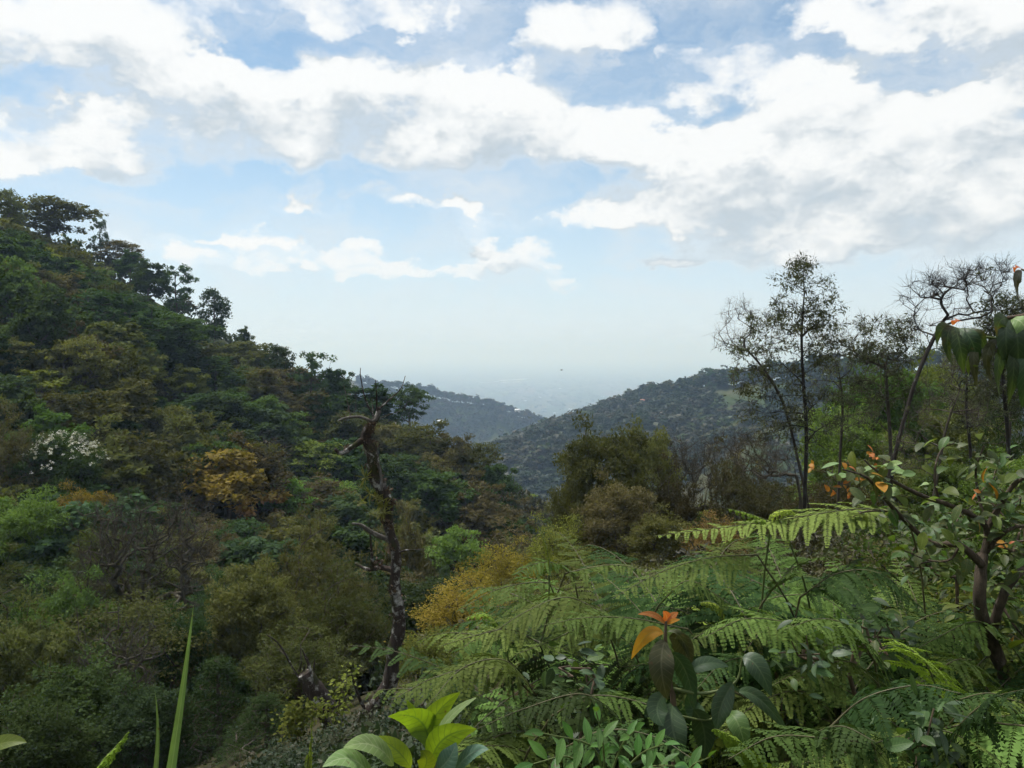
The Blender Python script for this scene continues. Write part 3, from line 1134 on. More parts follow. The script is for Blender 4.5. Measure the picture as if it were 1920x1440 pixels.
def relation(dx, dy):
    side = "left of" if dx < 0 else "right of"
    vert = "above" if dy < 0 else "below"
    if abs(dx) > 2.2 * abs(dy):
        return side
    if abs(dy) > 2.2 * abs(dx):
        return vert
    return vert + " and " + side


def label_by_rank(made):
    """the nearest of its look on that side of a landmark comes first"""
    made.sort(key=lambda q: q[3])
    cnt = {}
    for look, rel, n, dist, o in made:
        i = cnt.get((look, rel, n), 0)
        cnt[(look, rel, n)] = i + 1
        o["label"] = (NUMW[min(i, len(NUMW) - 1)] + look + " " + rel + " the " + n).strip().replace("below and right of", "lower right of").replace("below and left of", "lower left of").replace("above and right of", "upper right of").replace("above and left of", "upper left of")


SKYX = [-60, 0, 60, 130, 200, 260, 320, 380, 440, 500, 560, 640, 700, 780, 830, 880, 930, 960, 1000]
SKYY = [405, 402, 415, 450, 512, 550, 612, 648, 668, 695, 720, 745, 770, 800, 850, 890, 935, 970, 985]


def px_of(x, y):
    return 960 + FPX * x / y


def fill_wood():
    rng = np.random.default_rng(31)
    kinds = list(LOOK)
    wts = np.array([.20, .13, .21, .11, .04, .10, .02, .03, .08, .03, .04, .02])
    wts = wts / wts.sum()
    have = [(o.location.x, o.location.y) for (_, _, _, _, _, o, _) in PLACED]
    K = 16000
    D = 19 + 258 * rng.random(K) ** .75
    X = (-.74 + .80 * rng.random(K)) * D
    Z = ground(X, D)
    Z2 = ground(X * .93, D * .93)
    new = []
    have = np.array(have)
    for x, y, z, z2 in zip(X, D, Z, Z2):
        sep = 2.5 + y * .014
        if x > .05 * y - 2 or (x > -.12 * y and y < 60):
            continue
        px, py = project((x, y, z + 8))
        if py > 1540 or px < -60 or px > 985:
            continue
        # nothing behind the hill's crest
        if project((x * .93, y * .93, z2 + 8))[1] < py - 6:
            continue
        if 560 < px < 900 and y < 26:
            continue
        if ((have[:, 0] - x) ** 2 + (have[:, 1] - y) ** 2).min() < sep * sep:
            continue
        have = np.vstack([have, [x, y]])
        new.append((x, y, z))
    marks = [(n, px, py) for (n, px, py, _, _, _, _) in PLACED if n]
    KEEP = [p for p in PLACED if p[0] in ("white-flowered tree", "orange and yellow tree", "dome-topped green tree", "yellow-green layered tree", "vivid green tree", "bright green edge tree", "compact dark green tree", "small yellow-green tree")]
    made = []
    for (x, y, z) in new:
        k = int(rng.choice(len(kinds), p=wts))
        kind, mat = kinds[k]
        H = float(rng.uniform(6, 10.5)) if y > 60 else float(rng.uniform(5.5, 10))
        if y > 150:
            H *= .85
        # the wood keeps below the skyline of the hill's tallest trees
        lim = np.interp(px_of(x, y), SKYX, SKYY) + float(rng.uniform(4, 26))
        top = pdir(px_of(x, y), lim)[2] * y - z
        H = min(H, top)
        if H < 2.6:
            continue
        W = H * float(rng.uniform(.8, 1.2))
        # leave the trees one can pick out in view
        pxc = px_of(x, y)
        hide = False
        for (n_, lx, ly, _, _, lo_, lw) in KEEP:
            if y < lo_.location.y - 2 and abs(pxc - lx) < lw * .40 + W * FPX / y * .40:
                H = min(H, pdir(pxc, ly + (85 if n_.startswith("orange") else min(lw * .30, 50)))[2] * y - z)
        if H < 3.6:
            continue
        W = min(W, H * 1.3)
        o = put_tree(kind, mat, (x, y, z), H, W, None, group="trees filling the left hillside wood", fine=2 if y < 62 else 1,
                     bark="bark" if rng.random() < .6 else "bark_dark")
        px, py = project((x, y, z + H * .7))
        n, mx, my = min(marks, key=lambda q: (q[1] - px) ** 2 + (q[2] - py) ** 2)
        rel = relation(px - mx, py - my)
        dx, dy = px - mx, py - my
        made.append((LOOK[(kind, mat)], rel, n, math.hypot(dx, dy), o))
    label_by_rank(made)
    return len(made)


SKY2X = [930, 1000, 1050, 1075, 1130, 1200, 1280, 1350, 1450, 1560, 1620, 1800, 1960]
SKY2Y = [965, 955, 950, 890, 820, 810, 840, 840, 830, 760, 700, 690, 680]


def fill_slope():
    rng = np.random.default_rng(53)
    kinds = [("feathery", "olive"), ("feathery", "brown"), ("round", "olive"), ("round", "mid"), ("round", "dark"), ("bare", "brown"), ("round", "lime")]
    wts = np.array([.28, .16, .18, .14, .10, .06, .08])
    K = 5000
    D = 62 + 160 * rng.random(K) ** .9
    X = (-.03 + .78 * rng.random(K)) * D
    Z = ground(X, D)
    have = np.array([(o.location.x, o.location.y) for (_, _, _, _, _, o, _) in PLACED])
    marks = [(n, px, py) for (n, px, py, _, _, _, _) in PLACED if n and px > 880]
    made = []
    for x, y, z in zip(X, D, Z):
        sep = 2.7 + y * .016
        px = px_of(x, y)
        if px > 1960:
            continue
        lim = float(np.interp(px, SKY2X, SKY2Y)) + float(rng.uniform(5, 60))
        H = min(float(rng.uniform(4.5, 8.5)), pdir(px, lim)[2] * y - z)
        if H < 2.4 or ((have[:, 0] - x) ** 2 + (have[:, 1] - y) ** 2).min() < sep * sep:
            continue
        have = np.vstack([have, [x, y]])
        kind, mat = kinds[int(rng.choice(len(kinds), p=wts))]
        o = put_tree(kind, mat, (x, y, z), H, H * float(rng.uniform(.8, 1.2)), None, group="trees filling the slope and the valley floor", fine=2 if y < 60 else 1)
        px, py = project((x, y, z + H * .7))
        n, mx, my = min(marks, key=lambda q: (q[1] - px) ** 2 + (q[2] - py) ** 2)
        made.append((LOOK[(kind, mat)].replace(" tree", " slope tree"), relation(px - mx, py - my), n, math.hypot(px - mx, py - my), o))
        if len(made) >= 120:
            break
    label_by_rank(made)
    return len(made)


print("fill trees", fill_wood(), fill_slope())

# ------------------------------------------------------------------ undergrowth on the slopes: nobody could count it
def replicate(protos, pos, scl, rng, tint=None):
    """many small plants in one mesh, from a few shapes"""
    Vs, Fs, Rs, n = [], [], [], 0
    pick = rng.integers(0, len(protos), len(pos))
    for k, (v, f, r) in enumerate(protos):
        idx = np.where(pick == k)[0]
        if not len(idx):
            continue
        a = rng.random(len(idx)) * 2 * pi
        c, s = np.cos(a), np.sin(a)
        S = scl[idx]
        X = (v[None, :, 0] * c[:, None] - v[None, :, 1] * s[:, None]) * S[:, :1] + pos[idx, 0:1]
        Y = (v[None, :, 0] * s[:, None] + v[None, :, 1] * c[:, None]) * S[:, :1] + pos[idx, 1:2]
        Z = v[None, :, 2] * S[:, 1:2] + pos[idx, 2:3]
        Vs.append(np.stack([X, Y, Z], -1).reshape(-1, 3))
        Fs.append((f[None] + (np.arange(len(idx)) * len(v))[:, None, None]).reshape(-1, 4) + n)
        t = rng.random(len(idx)) if tint is None else tint[idx]
        Rs.append(np.clip(t[:, None] * .75 + r[None] * .25, 0, 1).ravel())
        n += len(idx) * len(v)
    return np.concatenate(Vs), np.concatenate(Fs), np.concatenate(Rs)


def geo_arrays(g):
    return np.concatenate(g.v), np.concatenate(g.f), np.concatenate(g.r)


def ramp_mat(name, stops, gloss=.2, trans=.25):
    m = leaf_mat(name, (.1, .1, .1), (.1, .1, .1), gloss, trans, spread=0.02)
    w = NT(m.node_tree)
    hs = [n for n in w.n if n.type == "HUE_SAT"][0]
    at = [n for n in w.n if n.type == "ATTRIBUTE"][0]
    rp = w.new("ShaderNodeValToRGB")
    el = rp.color_ramp.elements
    el[0].position, el[0].color = stops[0][0], stops[0][1] + (1,)
    el[1].position, el[1].color = stops[-1][0], stops[-1][1] + (1,)
    for p, c in stops[1:-1]:
        e = el.new(p)
        e.color = c + (1,)
    w.l.new(at.outputs["Fac"], rp.inputs[0])
    w.l.new(rp.outputs[0], hs.inputs["Color"])
    return m


WOODS = [(0.0, (.014, .030, .012)), (.3, (.030, .052, .018)), (.5, (.045, .050, .020)), (.7, (.060, .052, .026)), (.85, (.05, .085, .022)), (1.0, (.085, .12, .028))]
M["woods"] = ramp_mat("mixed_wood_leaves", WOODS)


def undergrowth():
    rng = np.random.default_rng(77)
    protos = []
    for k in range(4):
        g = Geo()
        tips = ellipsoid_tips(rng, 16, (0, 0, .45), (.8, .8, .55), .3)
        clump_leaves(g, rng, tips, 11, .38, .7, .30, .17, up=.8)
        protos.append(geo_arrays(g))
    K = 900
    D = 40 + 224 * rng.random(K) ** .8
    X = (-.78 + .9 * rng.random(K)) * D
    sel = ~((X > .06 * D) & (D > 230)) & ~((X > -.2 * D) & (D < 22))
    X, D = X[sel], D[sel]
    Z = ground(X, D)
    s = (.75 + D / 75) * (.7 + .6 * rng.random(len(D)))
    v, f, r = replicate(protos, np.stack([X, D, Z - .1], 1), np.stack([s, s * 1.1], 1), rng)
    o = mobj("undergrowth", make_mesh("undergrowth", v, f, M["woods"], {"rnd": ("FACE", r)}))
    tag(o, "tangled low undergrowth covering the valley sides between the trees", kind="stuff")
    # close by, finer leaves
    fine = []
    for k in range(4):
        g = Geo()
        tips = ellipsoid_tips(rng, 22, (0, 0, .45), (.85, .85, .6), .3)
        clump_leaves(g, rng, tips, 36, .30, .7, .085, .045, up=.8)
        fine.append(geo_arrays(g))
    K = 80
    D = 9 + 8 * rng.random(K)
    X = (-.34 + .26 * rng.random(K)) * D
    Z = ground(X, D)
    s = .45 + .5 * rng.random(K)
    D2 = rng.uniform(15.5, 19, 34)
    X2 = (rng.uniform(585, 740, 34) - 960) / FPX * D2
    X, D = np.concatenate([X, X2]), np.concatenate([D, D2])
    Z = np.concatenate([Z, ground(X2, D2)])
    s = np.concatenate([s, rng.uniform(.4, .62, 34)])
    v, f, r = replicate(fine, np.stack([X, D, Z - .1], 1), np.stack([s, s * .9], 1), rng, np.clip(.3 + .25 * rng.normal(size=len(D)), 0, 1))
    o = mobj("thicket", make_mesh("thicket", v, f, M["woods"], {"rnd": ("FACE", r)}))
    tag(o, "low leafy thicket on the bank below the rosette", kind="stuff")
    # near slope, on the right
    K = 190
    D = 8 + 16 * rng.random(K) ** .8
    X = (.02 + .72 * rng.random(K)) * D
    Z = ground(X, D)
    s = (.6 + D / 40) * (.7 + .6 * rng.random(K))
    M["scrub"] = ramp_mat("dry_scrub_leaves", [(0, (.030, .030, .014)), (.35, (.055, .050, .020)), (.6, (.080, .075, .024)), (.8, (.05, .085, .02)), (1, (.14, .13, .022))])
    v, f, r = replicate(fine, np.stack([X, D, Z - .05], 1), np.stack([s, s * 1.15], 1), rng)
    o = mobj("scrub", make_mesh("scrub", v, f, M["scrub"], {"rnd": ("FACE", r)}))
    tag(o, "low scrub just behind the fern bank", kind="stuff")
    K = 420
    D = 24 + 50 * rng.random(K) ** .8
    X = (-.12 + .85 * rng.random(K)) * D
    Z = ground(X, D)
    s = (.55 + D / 55) * (.7 + .6 * rng.random(K))
    v, f, r = replicate(protos, np.stack([X, D, Z - .05], 1), np.stack([s, s * 1.15], 1), rng)
    o = mobj("scrub", make_mesh("scrub", v, f, M["scrub"], {"rnd": ("FACE", r)}))
    tag(o, "brown and olive scrub on the near slope behind the ferns", kind="stuff")


undergrowth()

# ------------------------------------------------------------------ woods on the ridges across the valley
def ridge_points(spine, rng, K, back, front, t0=0.0, t1=1.0):
    seg = np.linalg.norm(np.diff(spine[:, :2], axis=0), axis=1)
    cum = np.concatenate([[0], np.cumsum(seg)]) / seg.sum()
    t = t0 + (t1 - t0) * rng.random(K)
    x = np.interp(t, cum, spine[:, 0])
    y = np.interp(t, cum, spine[:, 1])
    dt = 1e-3
    tx = np.interp(np.minimum(t + dt, 1), cum, spine[:, 0]) - np.interp(np.maximum(t - dt, 0), cum, spine[:, 0])
    ty = np.interp(np.minimum(t + dt, 1), cum, spine[:, 1]) - np.interp(np.maximum(t - dt, 0), cum, spine[:, 1])
    nx, ny = ty, -tx
    l = np.hypot(nx, ny)
    nx, ny = nx / l, ny / l
    flip = np.where(nx * x + ny * y > 0, -1, 1)      # towards the viewer's side of the ridge
    off = -back + (back + front) * rng.random(K)
    return x + nx * flip * off, y + ny * flip * off


def spread(x, y, sep, limit, have=None):
    keep = []
    pts = np.zeros((0, 2)) if have is None else have
    for a, b in zip(x, y):
        if len(pts) and ((pts[:, 0] - a) ** 2 + (pts[:, 1] - b) ** 2).min() < sep * sep:
            continue
        pts = np.vstack([pts, [a, b]])
        keep.append((a, b))
        if len(keep) >= limit:
            break
    return np.array(keep), pts


def ridges():
    rng = np.random.default_rng(91)
    far_protos = []
    for kind, sd in (("round", 1), ("round", 2), ("feathery", 1), ("umbrella", 1), ("airy", 1)):
        _, cg = proto_tree(kind, sd * 31, 0)
        far_protos.append(geo_arrays(cg))
    groups = [
        (SPINES[1][0][1:9], .36, "hazy right ridge", 10, 330, 110, 7.0, 2300, 12.5),
        (SPINES[2][0][1:], .42, "far hazy left ridge", 10, 420, 70, 8, 2400, 13.0),
    ]
    for gi, (sp, slope, where, back, front, n_ind, sep, n_stuff, H) in enumerate(groups):
        # along the crest: single trees
        x, y = ridge_points(sp, rng, 3000, 14, 16)
        px = 960 + FPX * x / y
        lim = (900, 1960) if gi == 0 else (700, 1130)
        ok = (px > lim[0]) & (px < lim[1])
        crest, have = spread(x[ok], y[ok], sep, n_ind)
        zc = ground(crest[:, 0], crest[:, 1])
        order = np.argsort(960 + FPX * crest[:, 0] / crest[:, 1])
        crest, zc = crest[order], zc[order]
        rank = {}
        for (a, b), z in zip(crest, zc):
            k, mt = [("round", "dark"), ("round", "teal"), ("feathery", "olive"), ("umbrella", "dark"), ("airy", "dark"), ("feathery", "brown")][int(rng.choice(6, p=[.3, .2, .16, .14, .12, .08]))]
            h = H * float(rng.uniform(.65, 1.15))
            look = {"dark": "dark", "teal": "blue-green", "olive": "olive", "brown": "brown"}[mt]
            shape = {"round": "round-topped tree", "feathery": "feathery tree", "umbrella": "flat-topped tree", "airy": "loose-crowned tree"}[k]
            third = int(np.clip((960 + FPX * a / b - lim[0]) / (lim[1] - lim[0]) * 3, 0, 2))
            place = ("lower", "middle", "upper")[third if gi == 0 else 2 - third]
            i = rank.get((k, mt, third), 0)
            rank[(k, mt, third)] = i + 1
            put_tree(k, mt, (a, b, z), h, h * float(rng.uniform(.75, 1.1)), "%s%s %s from left on the %s part of the %s" % (NUMW[min(i, 15)] or "first ", look, shape, place, where),
                     group="trees along the crest of the " + where, fine=0)
        # the slopes below: one wood
        x, y = ridge_points(sp, rng, 14000, 20, front)
        px = 960 + FPX * x / y
        ok = (px > lim[0] - 30) & (px < lim[1])
        if gi == 0:     # a grassy clearing below the crest
            gx, gy = P(1420, 740, 640)[:2]
            pxx, pyy = 960 + FPX * x / y, 720 - FPX * (ground(x, y) / y + math.tan(PITCH))
            hole = ((pxx - 1415) / 75 + (pyy - 735) / 60 * .6) ** 2 + ((pyy - 745) / 28) ** 2 < 1
            hole2 = ((pxx - 1330) / 60) ** 2 + ((pyy - 800) / 18) ** 2 < 1
            ok &= ~hole & ~(hole2 & (rng.random(len(x)) < .6))
        wood, _ = spread(x[ok], y[ok], sep * .95, n_stuff)
        if gi == 0:     # the foot of the ridge, down in the valley
            ed = rng.uniform(470, 1000, 900)
            ex_ = (rng.uniform(915, 1090, 900) - 960) / FPX * ed
            extra, _ = spread(ex_, ed, 6.0, 420)
            wood = np.vstack([wood, extra])
        # bushes under the crest trees
        bx, by = ridge_points(sp, rng, 700, 9, 12)
        bpx = 960 + FPX * bx / by
        bush = np.column_stack([bx, by])[(bpx > lim[0] - 30) & (bpx < lim[1])]
        nb = len(bush)
        wood = np.vstack([wood, bush])
        zw = ground(wood[:, 0], wood[:, 1])
        h = H / 10 * (.55 + .5 * rng.random(len(wood)))
        w = h * (.95 + .5 * rng.random(len(wood))) * 1.3
        pn = vnoise(wood[:, 0] / 45, wood[:, 1] / 45, 5) + .6 * vnoise(wood[:, 0] / 16, wood[:, 1] / 16, 6)
        tint = np.clip(.40 + .75 * pn + .16 * rng.normal(size=len(wood)), 0, 1)
        h = h * (1 + .7 * vnoise(wood[:, 0] / 30, wood[:, 1] / 30, 8))
        w = w * (1 + .5 * vnoise(wood[:, 0] / 22, wood[:, 1] / 22, 9))
        pr = far_protos
        if True:      # far off: fewer, larger leaf masses
            pr = []
            for (pv_, pf_, pr_) in far_protos:
                q = pv_.reshape(-1, 4, 3)[::2]
                c = q.mean(1, keepdims=True)
                q = c + (q - c) * (1.3, 1.5)[gi]
                pr.append((q.reshape(-1, 3), np.arange(len(q) * 4).reshape(-1, 4), pr_[::2]))
        h[-nb:] *= .55
        v, f, r = replicate(pr, np.column_stack([wood, zw - .3]), np.stack([w, h], 1), rng, tint)
        o = mobj("forest", make_mesh("forest", v, f, M["woods"], {"rnd": ("FACE", r)}))
        tag(o, "hazy mixed wood covering the slope of the " + where, kind="stuff")
    # three trees that stand out on the right ridge
    for (px_, top, wpx, kind, lab) in ((1354, 686, 30, "cone", "pointed dark tree at the highest point of the right ridge crest"),
                                       (1327, 690, 34, "umbrella", "small flat-topped tree left of the pointed tree on the ridge"),
                                       (1222, 722, 22, "airy", "loose tree with sky showing through on the ridge crest")):
        best = None
        for d in np.linspace(560, 900, 120):
            pd = pdir(px_, top)
            hh = pd[2] * d - gz(pd[0] * d, d)
            if best is None or abs(hh - 16) < best[0]:
                best = (abs(hh - 16), d, hh)
        d = best[1]
        pd = pdir(px_, top)
        put_tree(kind, "dark", (pd[0] * d, d, gz(pd[0] * d, d)), max(best[2], 6), wpx / FPX * d, lab, group="trees along the crest of the hazy right ridge", fine=0)
    # scattered trees on the near edge of the plain
    far = []
    K = 2400
    d = 2600 + 9500 * rng.random(K) ** 1.7
    x = (-.22 + .50 * rng.random(K)) * d
    z = ground(x, d)
    s = 1.3 + 1.6 * rng.random(K)
    g = Geo()
    tips = ellipsoid_tips(rng, 9, (0, 0, 3.5), (4, 4, 3), .4)
    clump_leaves(g, rng, tips, 3, 1.6, .6, 4.5, 3.5, up=.8)
    v, f, r = replicate([geo_arrays(g)], np.column_stack([x, d, z]), np.stack([s * 1.6, s], 1), rng)
    o = mobj("woodland", make_mesh("woodland", v, f, M["woods"], {"rnd": ("FACE", r)}))
    tag(o, "faint scattered woodland at the near edge of the plain", kind="stuff")


ridges()

# ------------------------------------------------------------------ buildings, tiny in the distance
M["whitewash"] = simple_mat("whitewashed_wall", (.78, .77, .73), .8, .06, .5)
M["tin"] = simple_mat("pale_tin_roof", (.62, .63, .64), .45, .08, .5)
M["redroof"] = simple_mat("red_tin_roof", (.30, .12, .08), .6, .1, .5)
M["dark_glass"] = simple_mat("window_glass", (.05, .06, .07), .2, .1, 1)  # dark panes for windows and doors


def house(loc, w, d, h, rz, label, group, roof="tin"):
    o = empty("house", loc, rz)
    t = h * .45
    e = .06 * w
    v = [(-w, -d, -1), (w, -d, -1), (w, d, -1), (-w, d, -1), (-w, -d, h), (w, -d, h), (w, d, h), (-w, d, h), (-w, 0, h + t), (w, 0, h + t)]
    v = np.array(v, float) * [.5, .5, 1]
    f = [(0, 1, 5, 4), (1, 2, 6, 5), (2, 3, 7, 6), (3, 0, 4, 7), (5, 6, 9, 9), (7, 4, 8, 8)]
    g = Geo()
    g.add(v, f[:4])
    g.add(v[[5, 6, 9, 9]], [(0, 1, 2, 3)])
    g.add(v[[7, 4, 8, 8]], [(0, 1, 2, 3)])
    mobj("wall", g.mesh("wall", M["whitewash"]), o)
    g = Geo()
    for s in (-1, 1):
        a = np.array([(-w / 2 - e, s * (d / 2 + e), h - .12 * t), (w / 2 + e, s * (d / 2 + e), h - .12 * t), (w / 2 + e, 0, h + t + .15), (-w / 2 - e, 0, h + t + .15)])
        b = a + [0, 0, .12]
        vv = np.vstack([a, b])
        g.add(vv, [(0, 1, 2, 3), (7, 6, 5, 4), (0, 4, 5, 1), (1, 5, 6, 2), (2, 6, 7, 3), (3, 7, 4, 0)])
    mobj("roof", g.mesh("roof", M[roof]), o)
    for s in (-.28, 0, .28):
        g = Geo()
        x0, x1, y, z0, z1 = s * w - .07 * w, s * w + .07 * w, -d / 2 - .03, h * .35, h * .75
        if s == 0:
            z0 = 0
        g.add([(x0, y, z0), (x1, y, z0), (x1, y, z1), (x0, y, z1)], [(0, 1, 2, 3)])
        mobj("door" if s == 0 else "window", g.mesh("opening", M["dark_glass"]), o)
    tag(o, label, "house", group)
    return o


def on_ground(px, py, lo, hi):
    d = np.geomspace(lo, hi, 3000)
    pd = pdir(px, py)
    c = pd[2] * d - ground(pd[0] * d, d)
    s = np.where((c[:-1] > 0) & (c[1:] <= 0))[0]
    i = s[0] if len(s) else int(np.argmin(np.abs(c)))
    return pd[0] * d[i], d[i], float(ground(pd[0] * d[i], d[i]))


x, y, z = on_ground(970, 782, 900, 1500)
house((x, y, z + 9), 9, 6, 4, .2, "tiny white house near the crest of the far left ridge", None)
x, y, z = on_ground(826, 803, 900, 1500)
house((x, y, z + 9), 9, 6, 4, -.3, "tiny white house half way down the far left ridge", None)
x, y, z = on_ground(1205, 768, 500, 1000)
house((x, y, z + 6.5), 4, 3, 2, -.3, "tiny pinkish-roofed house among trees on the right ridge", None, "redroof")
x, y, z = on_ground(338, 690, 70, 300)
house((x, y, z - .2), 2.6, 2.4, 2.4, .4, "small white house peeping out among trees on the left hillside", None)
TOWN = [(897, 716, 34), (903, 718, 26), (915, 717, 30), (880, 719, 26), (868, 702, 30), (931, 716, 40), (941, 715, 60), (952, 714, 70), (964, 713, 60), (975, 712, 70), (986, 711, 60),
        (945, 718, 40), (958, 718, 50), (970, 717, 40), (1050, 729, 26), (1088, 765, 18), (1069, 768, 24), (1078, 772, 18), (1115, 758, 18), (1180, 731, 26), (1192, 733, 20), (1222, 735, 18),
        (735, 681, 60), (1245, 668, 90), (1012, 745, 18), (985, 752, 16), (1130, 744, 18), (1040, 775, 18), (1058, 778, 16)]
TOWN.sort()
for ti, (px, py, w) in enumerate(TOWN):
    x, y, z = on_ground(px, py, 2200, 60000)
    house((x, y, z), w, w * .6, w * .16, float(RNG.uniform(-.3, .3)), "%sfaint pale building from the %s out on the hazy plain" % ((NUMW[ti] or "first ", "left") if ti < 15 else (NUMW[len(TOWN) - 1 - ti] or "first ", "right")), "pale buildings on the plain")

# ------------------------------------------------------------------ foreground: leaves made one by one
def blade_mat(name, col, vein, back=None, trans=.35, gloss=.3, rough=.5, veins=9.0, blotch=None):
    """a broad leaf: midrib and side veins from its own length and width coordinates"""
    m = bpy.data.materials.new(name)
    m.use_nodes = True
    w = NT(m.node_tree)
    w.n.clear()
    out = w.new("ShaderNodeOutputMaterial")
    lu = w.new("ShaderNodeAttribute", attribute_name="lu").outputs["Fac"]
    lv = w.new("ShaderNodeAttribute", attribute_name="lv").outputs["Fac"]
    oi = w.new("ShaderNodeObjectInfo")
    av = w.math("ABSOLUTE", lv)
    mid = w.range(av, .10, .03)
    ph = w.math("FRACT", w.math("MULTIPLY", w.math("SUBTRACT", lu, w.math("MULTIPLY", av, .16)), veins))
    side = w.range(w.math("ABSOLUTE", w.math("SUBTRACT", ph, .5)), .10, .03)
    tc = w.new("ShaderNodeTexCoord")
    nz, _ = w.noise(tc.outputs["Object"], 18.0, 4, .6)
    c = w.mix(w.range(nz, .3, .7), [k * .78 for k in col], [min(1, k * 1.22) for k in col])
    if blotch is not None:
        n2, _ = w.noise(tc.outputs["Object"], 9.0, 3, .6)
        c = w.mix(w.range(n2, .56, .66), c, blotch)
    n3, _ = w.noise(tc.outputs["Object"], 55.0, 3, .6)
    n4, _ = w.noise(tc.outputs["Object"], 14.0, 2, .5)
    c = w.mix(w.math("MULTIPLY", w.range(n3, .64, .70), w.range(n4, .45, .6)), c, (.10, .065, .028))     # specks and bites gone brown
    c = w.mix(w.math("MULTIPLY", w.math("MAXIMUM", mid, w.math("MULTIPLY", side, .7)), .95), c, vein)
    hs = w.new("ShaderNodeHueSaturation")
    w.l.new(c, hs.inputs["Color"])
    w.l.new(w.range(oi.outputs["Random"], 0, 1, .485, .512), hs.inputs["Hue"])
    w.l.new(w.range(w.math("FRACT", w.math("MULTIPLY", oi.outputs["Random"], 5.7)), 0, 1, .75, 1.25), hs.inputs["Value"])
    col_out = hs.outputs[0]
    if back is not None:
        geo = w.new("ShaderNodeNewGeometry")
        col_out = w.mix(geo.outputs["Backfacing"], col_out, back)
    pb = w.new("ShaderNodeBsdfPrincipled")
    w.l.new(col_out, pb.inputs["Base Color"])
    pb.inputs["Roughness"].default_value = rough
    pb.inputs["Specular IOR Level"].default_value = gloss
    tr = w.new("ShaderNodeBsdfTranslucent")
    w.l.new(w.mix(1.0, col_out, (1.5, 1.5, .5), "MULTIPLY"), tr.inputs["Color"])
    mx = w.new("ShaderNodeMixShader")
    mx.inputs[0].default_value = trans
    w.l.new(pb.outputs[0], mx.inputs[1])
    w.l.new(tr.outputs[0], mx.inputs[2])
    w.l.new(mx.outputs[0], out.inputs[0])
    return m


M["fresh_blade"] = blade_mat("fresh_yellow_green_leaf", (.17, .24, .022), (.10, .16, .03), trans=.55)
M["pale_blade"] = blade_mat("pale_green_leaf", (.17, .26, .09), (.27, .34, .17), trans=.25)
M["blue_blade"] = blade_mat("blue_green_leaf_underside", (.09, .16, .11), (.16, .22, .16), trans=.2)
M["dark_blade"] = blade_mat("dark_green_leaf", (.028, .060, .018), (.070, .110, .045), trans=.15, gloss=.5)
M["bronze_blade"] = blade_mat("bronze_green_leaf", (.055, .060, .024), (.11, .11, .06), trans=.15)
M["green_blade"] = blade_mat("green_leaf", (.060, .115, .030), (.11, .17, .06), trans=.3)
M["shrub_blade"] = blade_mat("shrub_leaf", (.060, .085, .026), (.10, .13, .05), back=(.13, .17, .11), trans=.28, blotch=(.11, .11, .025))
M["shrub_blade_lime"] = blade_mat("shrub_yellow_green_leaf", (.11, .15, .022), (.16, .20, .05), trans=.4)
M["orange_blade"] = blade_mat("orange_young_leaf", (.46, .145, .035), (.52, .26, .10), trans=.35)
M["amber_blade"] = blade_mat("amber_leaf", (.40, .20, .025), (.35, .22, .05), trans=.4)
M["hang_blade"] = blade_mat("hanging_dark_leaf", (.040, .070, .026), (.08, .12, .05), trans=.3, blotch=(.10, .075, .02))
M["grass_blade"] = blade_mat("grass_blade", (.14, .21, .075), (.22, .30, .14), trans=.3, veins=0.0)
M["leaflet"] = blade_mat("compound_leaflet", (.075, .175, .035), (.12, .22, .07), trans=.3)
M["stem_green"] = simple_mat("green_stem", (.10, .13, .035), .6, .3, 20)
M["stem_brown"] = simple_mat("brown_stem", (.085, .055, .030), .7, .35, 20)
M["fern"] = leaf_mat("bracken", (0, 0, 0), (0, 0, 0), gloss=.06, rough=.6, trans=.26, spread=.42, by_object=True)
[n for n in M["fern"].node_tree.nodes if n.type == "HUE_SAT"][0].inputs["Saturation"].default_value = .98
M["fern_stalk"] = simple_mat("bracken_stalk", (.088, .080, .032), .6, .35, 12)


def blade(p0, p1, p2, width, face=(0, -1, .4), shape="ovate", nl=12, nw=4, fold=.22, cor=.0, curl=.0):
    """leaf along a bent midrib p0-p1-p2, both halves folded up along it"""
    p0, p1, p2 = map(np.asarray, (p0, p1, p2))
    t = np.linspace(0, 1, nl + 1)[:, None]
    c = (1 - t) ** 2 * p0 + 2 * t * (1 - t) * p1 + t * t * p2
    T = norm(np.gradient(c, axis=0))
    N = norm(np.asarray(face, float))
    S = norm(np.cross(T, np.broadcast_to(N, T.shape)))
    Nn = norm(np.cross(S, T))
    tt = t[:, 0]
    if shape == "ovate":
        prof = np.sin(pi * tt ** .85) ** .8
    elif shape == "lance":
        prof = np.sin(pi * tt ** .95) ** .9 * (1 - .25 * tt)
    else:       # grass
        prof = (1 - tt) ** .75
    prof = np.maximum(prof, .03)
    q = np.linspace(-1, 1, 2 * nw + 1)
    wv = cor * np.sin(tt[:, None] * 55 - np.abs(q)[None] * 7)
    v = c[:, None, :] + S[:, None, :] * (q[None, :, None] * prof[:, None, None] * width * .5)
    v = v + Nn[:, None, :] * ((np.abs(q)[None] * fold - curl * q[None] ** 2) * prof[:, None] * width * .5 + wv * width * prof[:, None])[..., None]
    n2 = len(q)
    i = np.arange(nl)[:, None] * n2
    j = np.arange(n2 - 1)[None]
    f = np.stack([i + j, i + j + 1, i + n2 + j + 1, i + n2 + j], -1).reshape(-1, 4)
    lu = np.repeat(tt, n2)
    lv = np.tile(q, nl + 1)
    return v.reshape(-1, 3), f, lu, lv


def blade_mesh(name, mat, *a, **k):
    v, f, lu, lv = blade(*a, **k)
    return make_mesh(name, v, f, mat, {"lu": ("POINT", lu), "lv": ("POINT", lv)}, smooth=True)


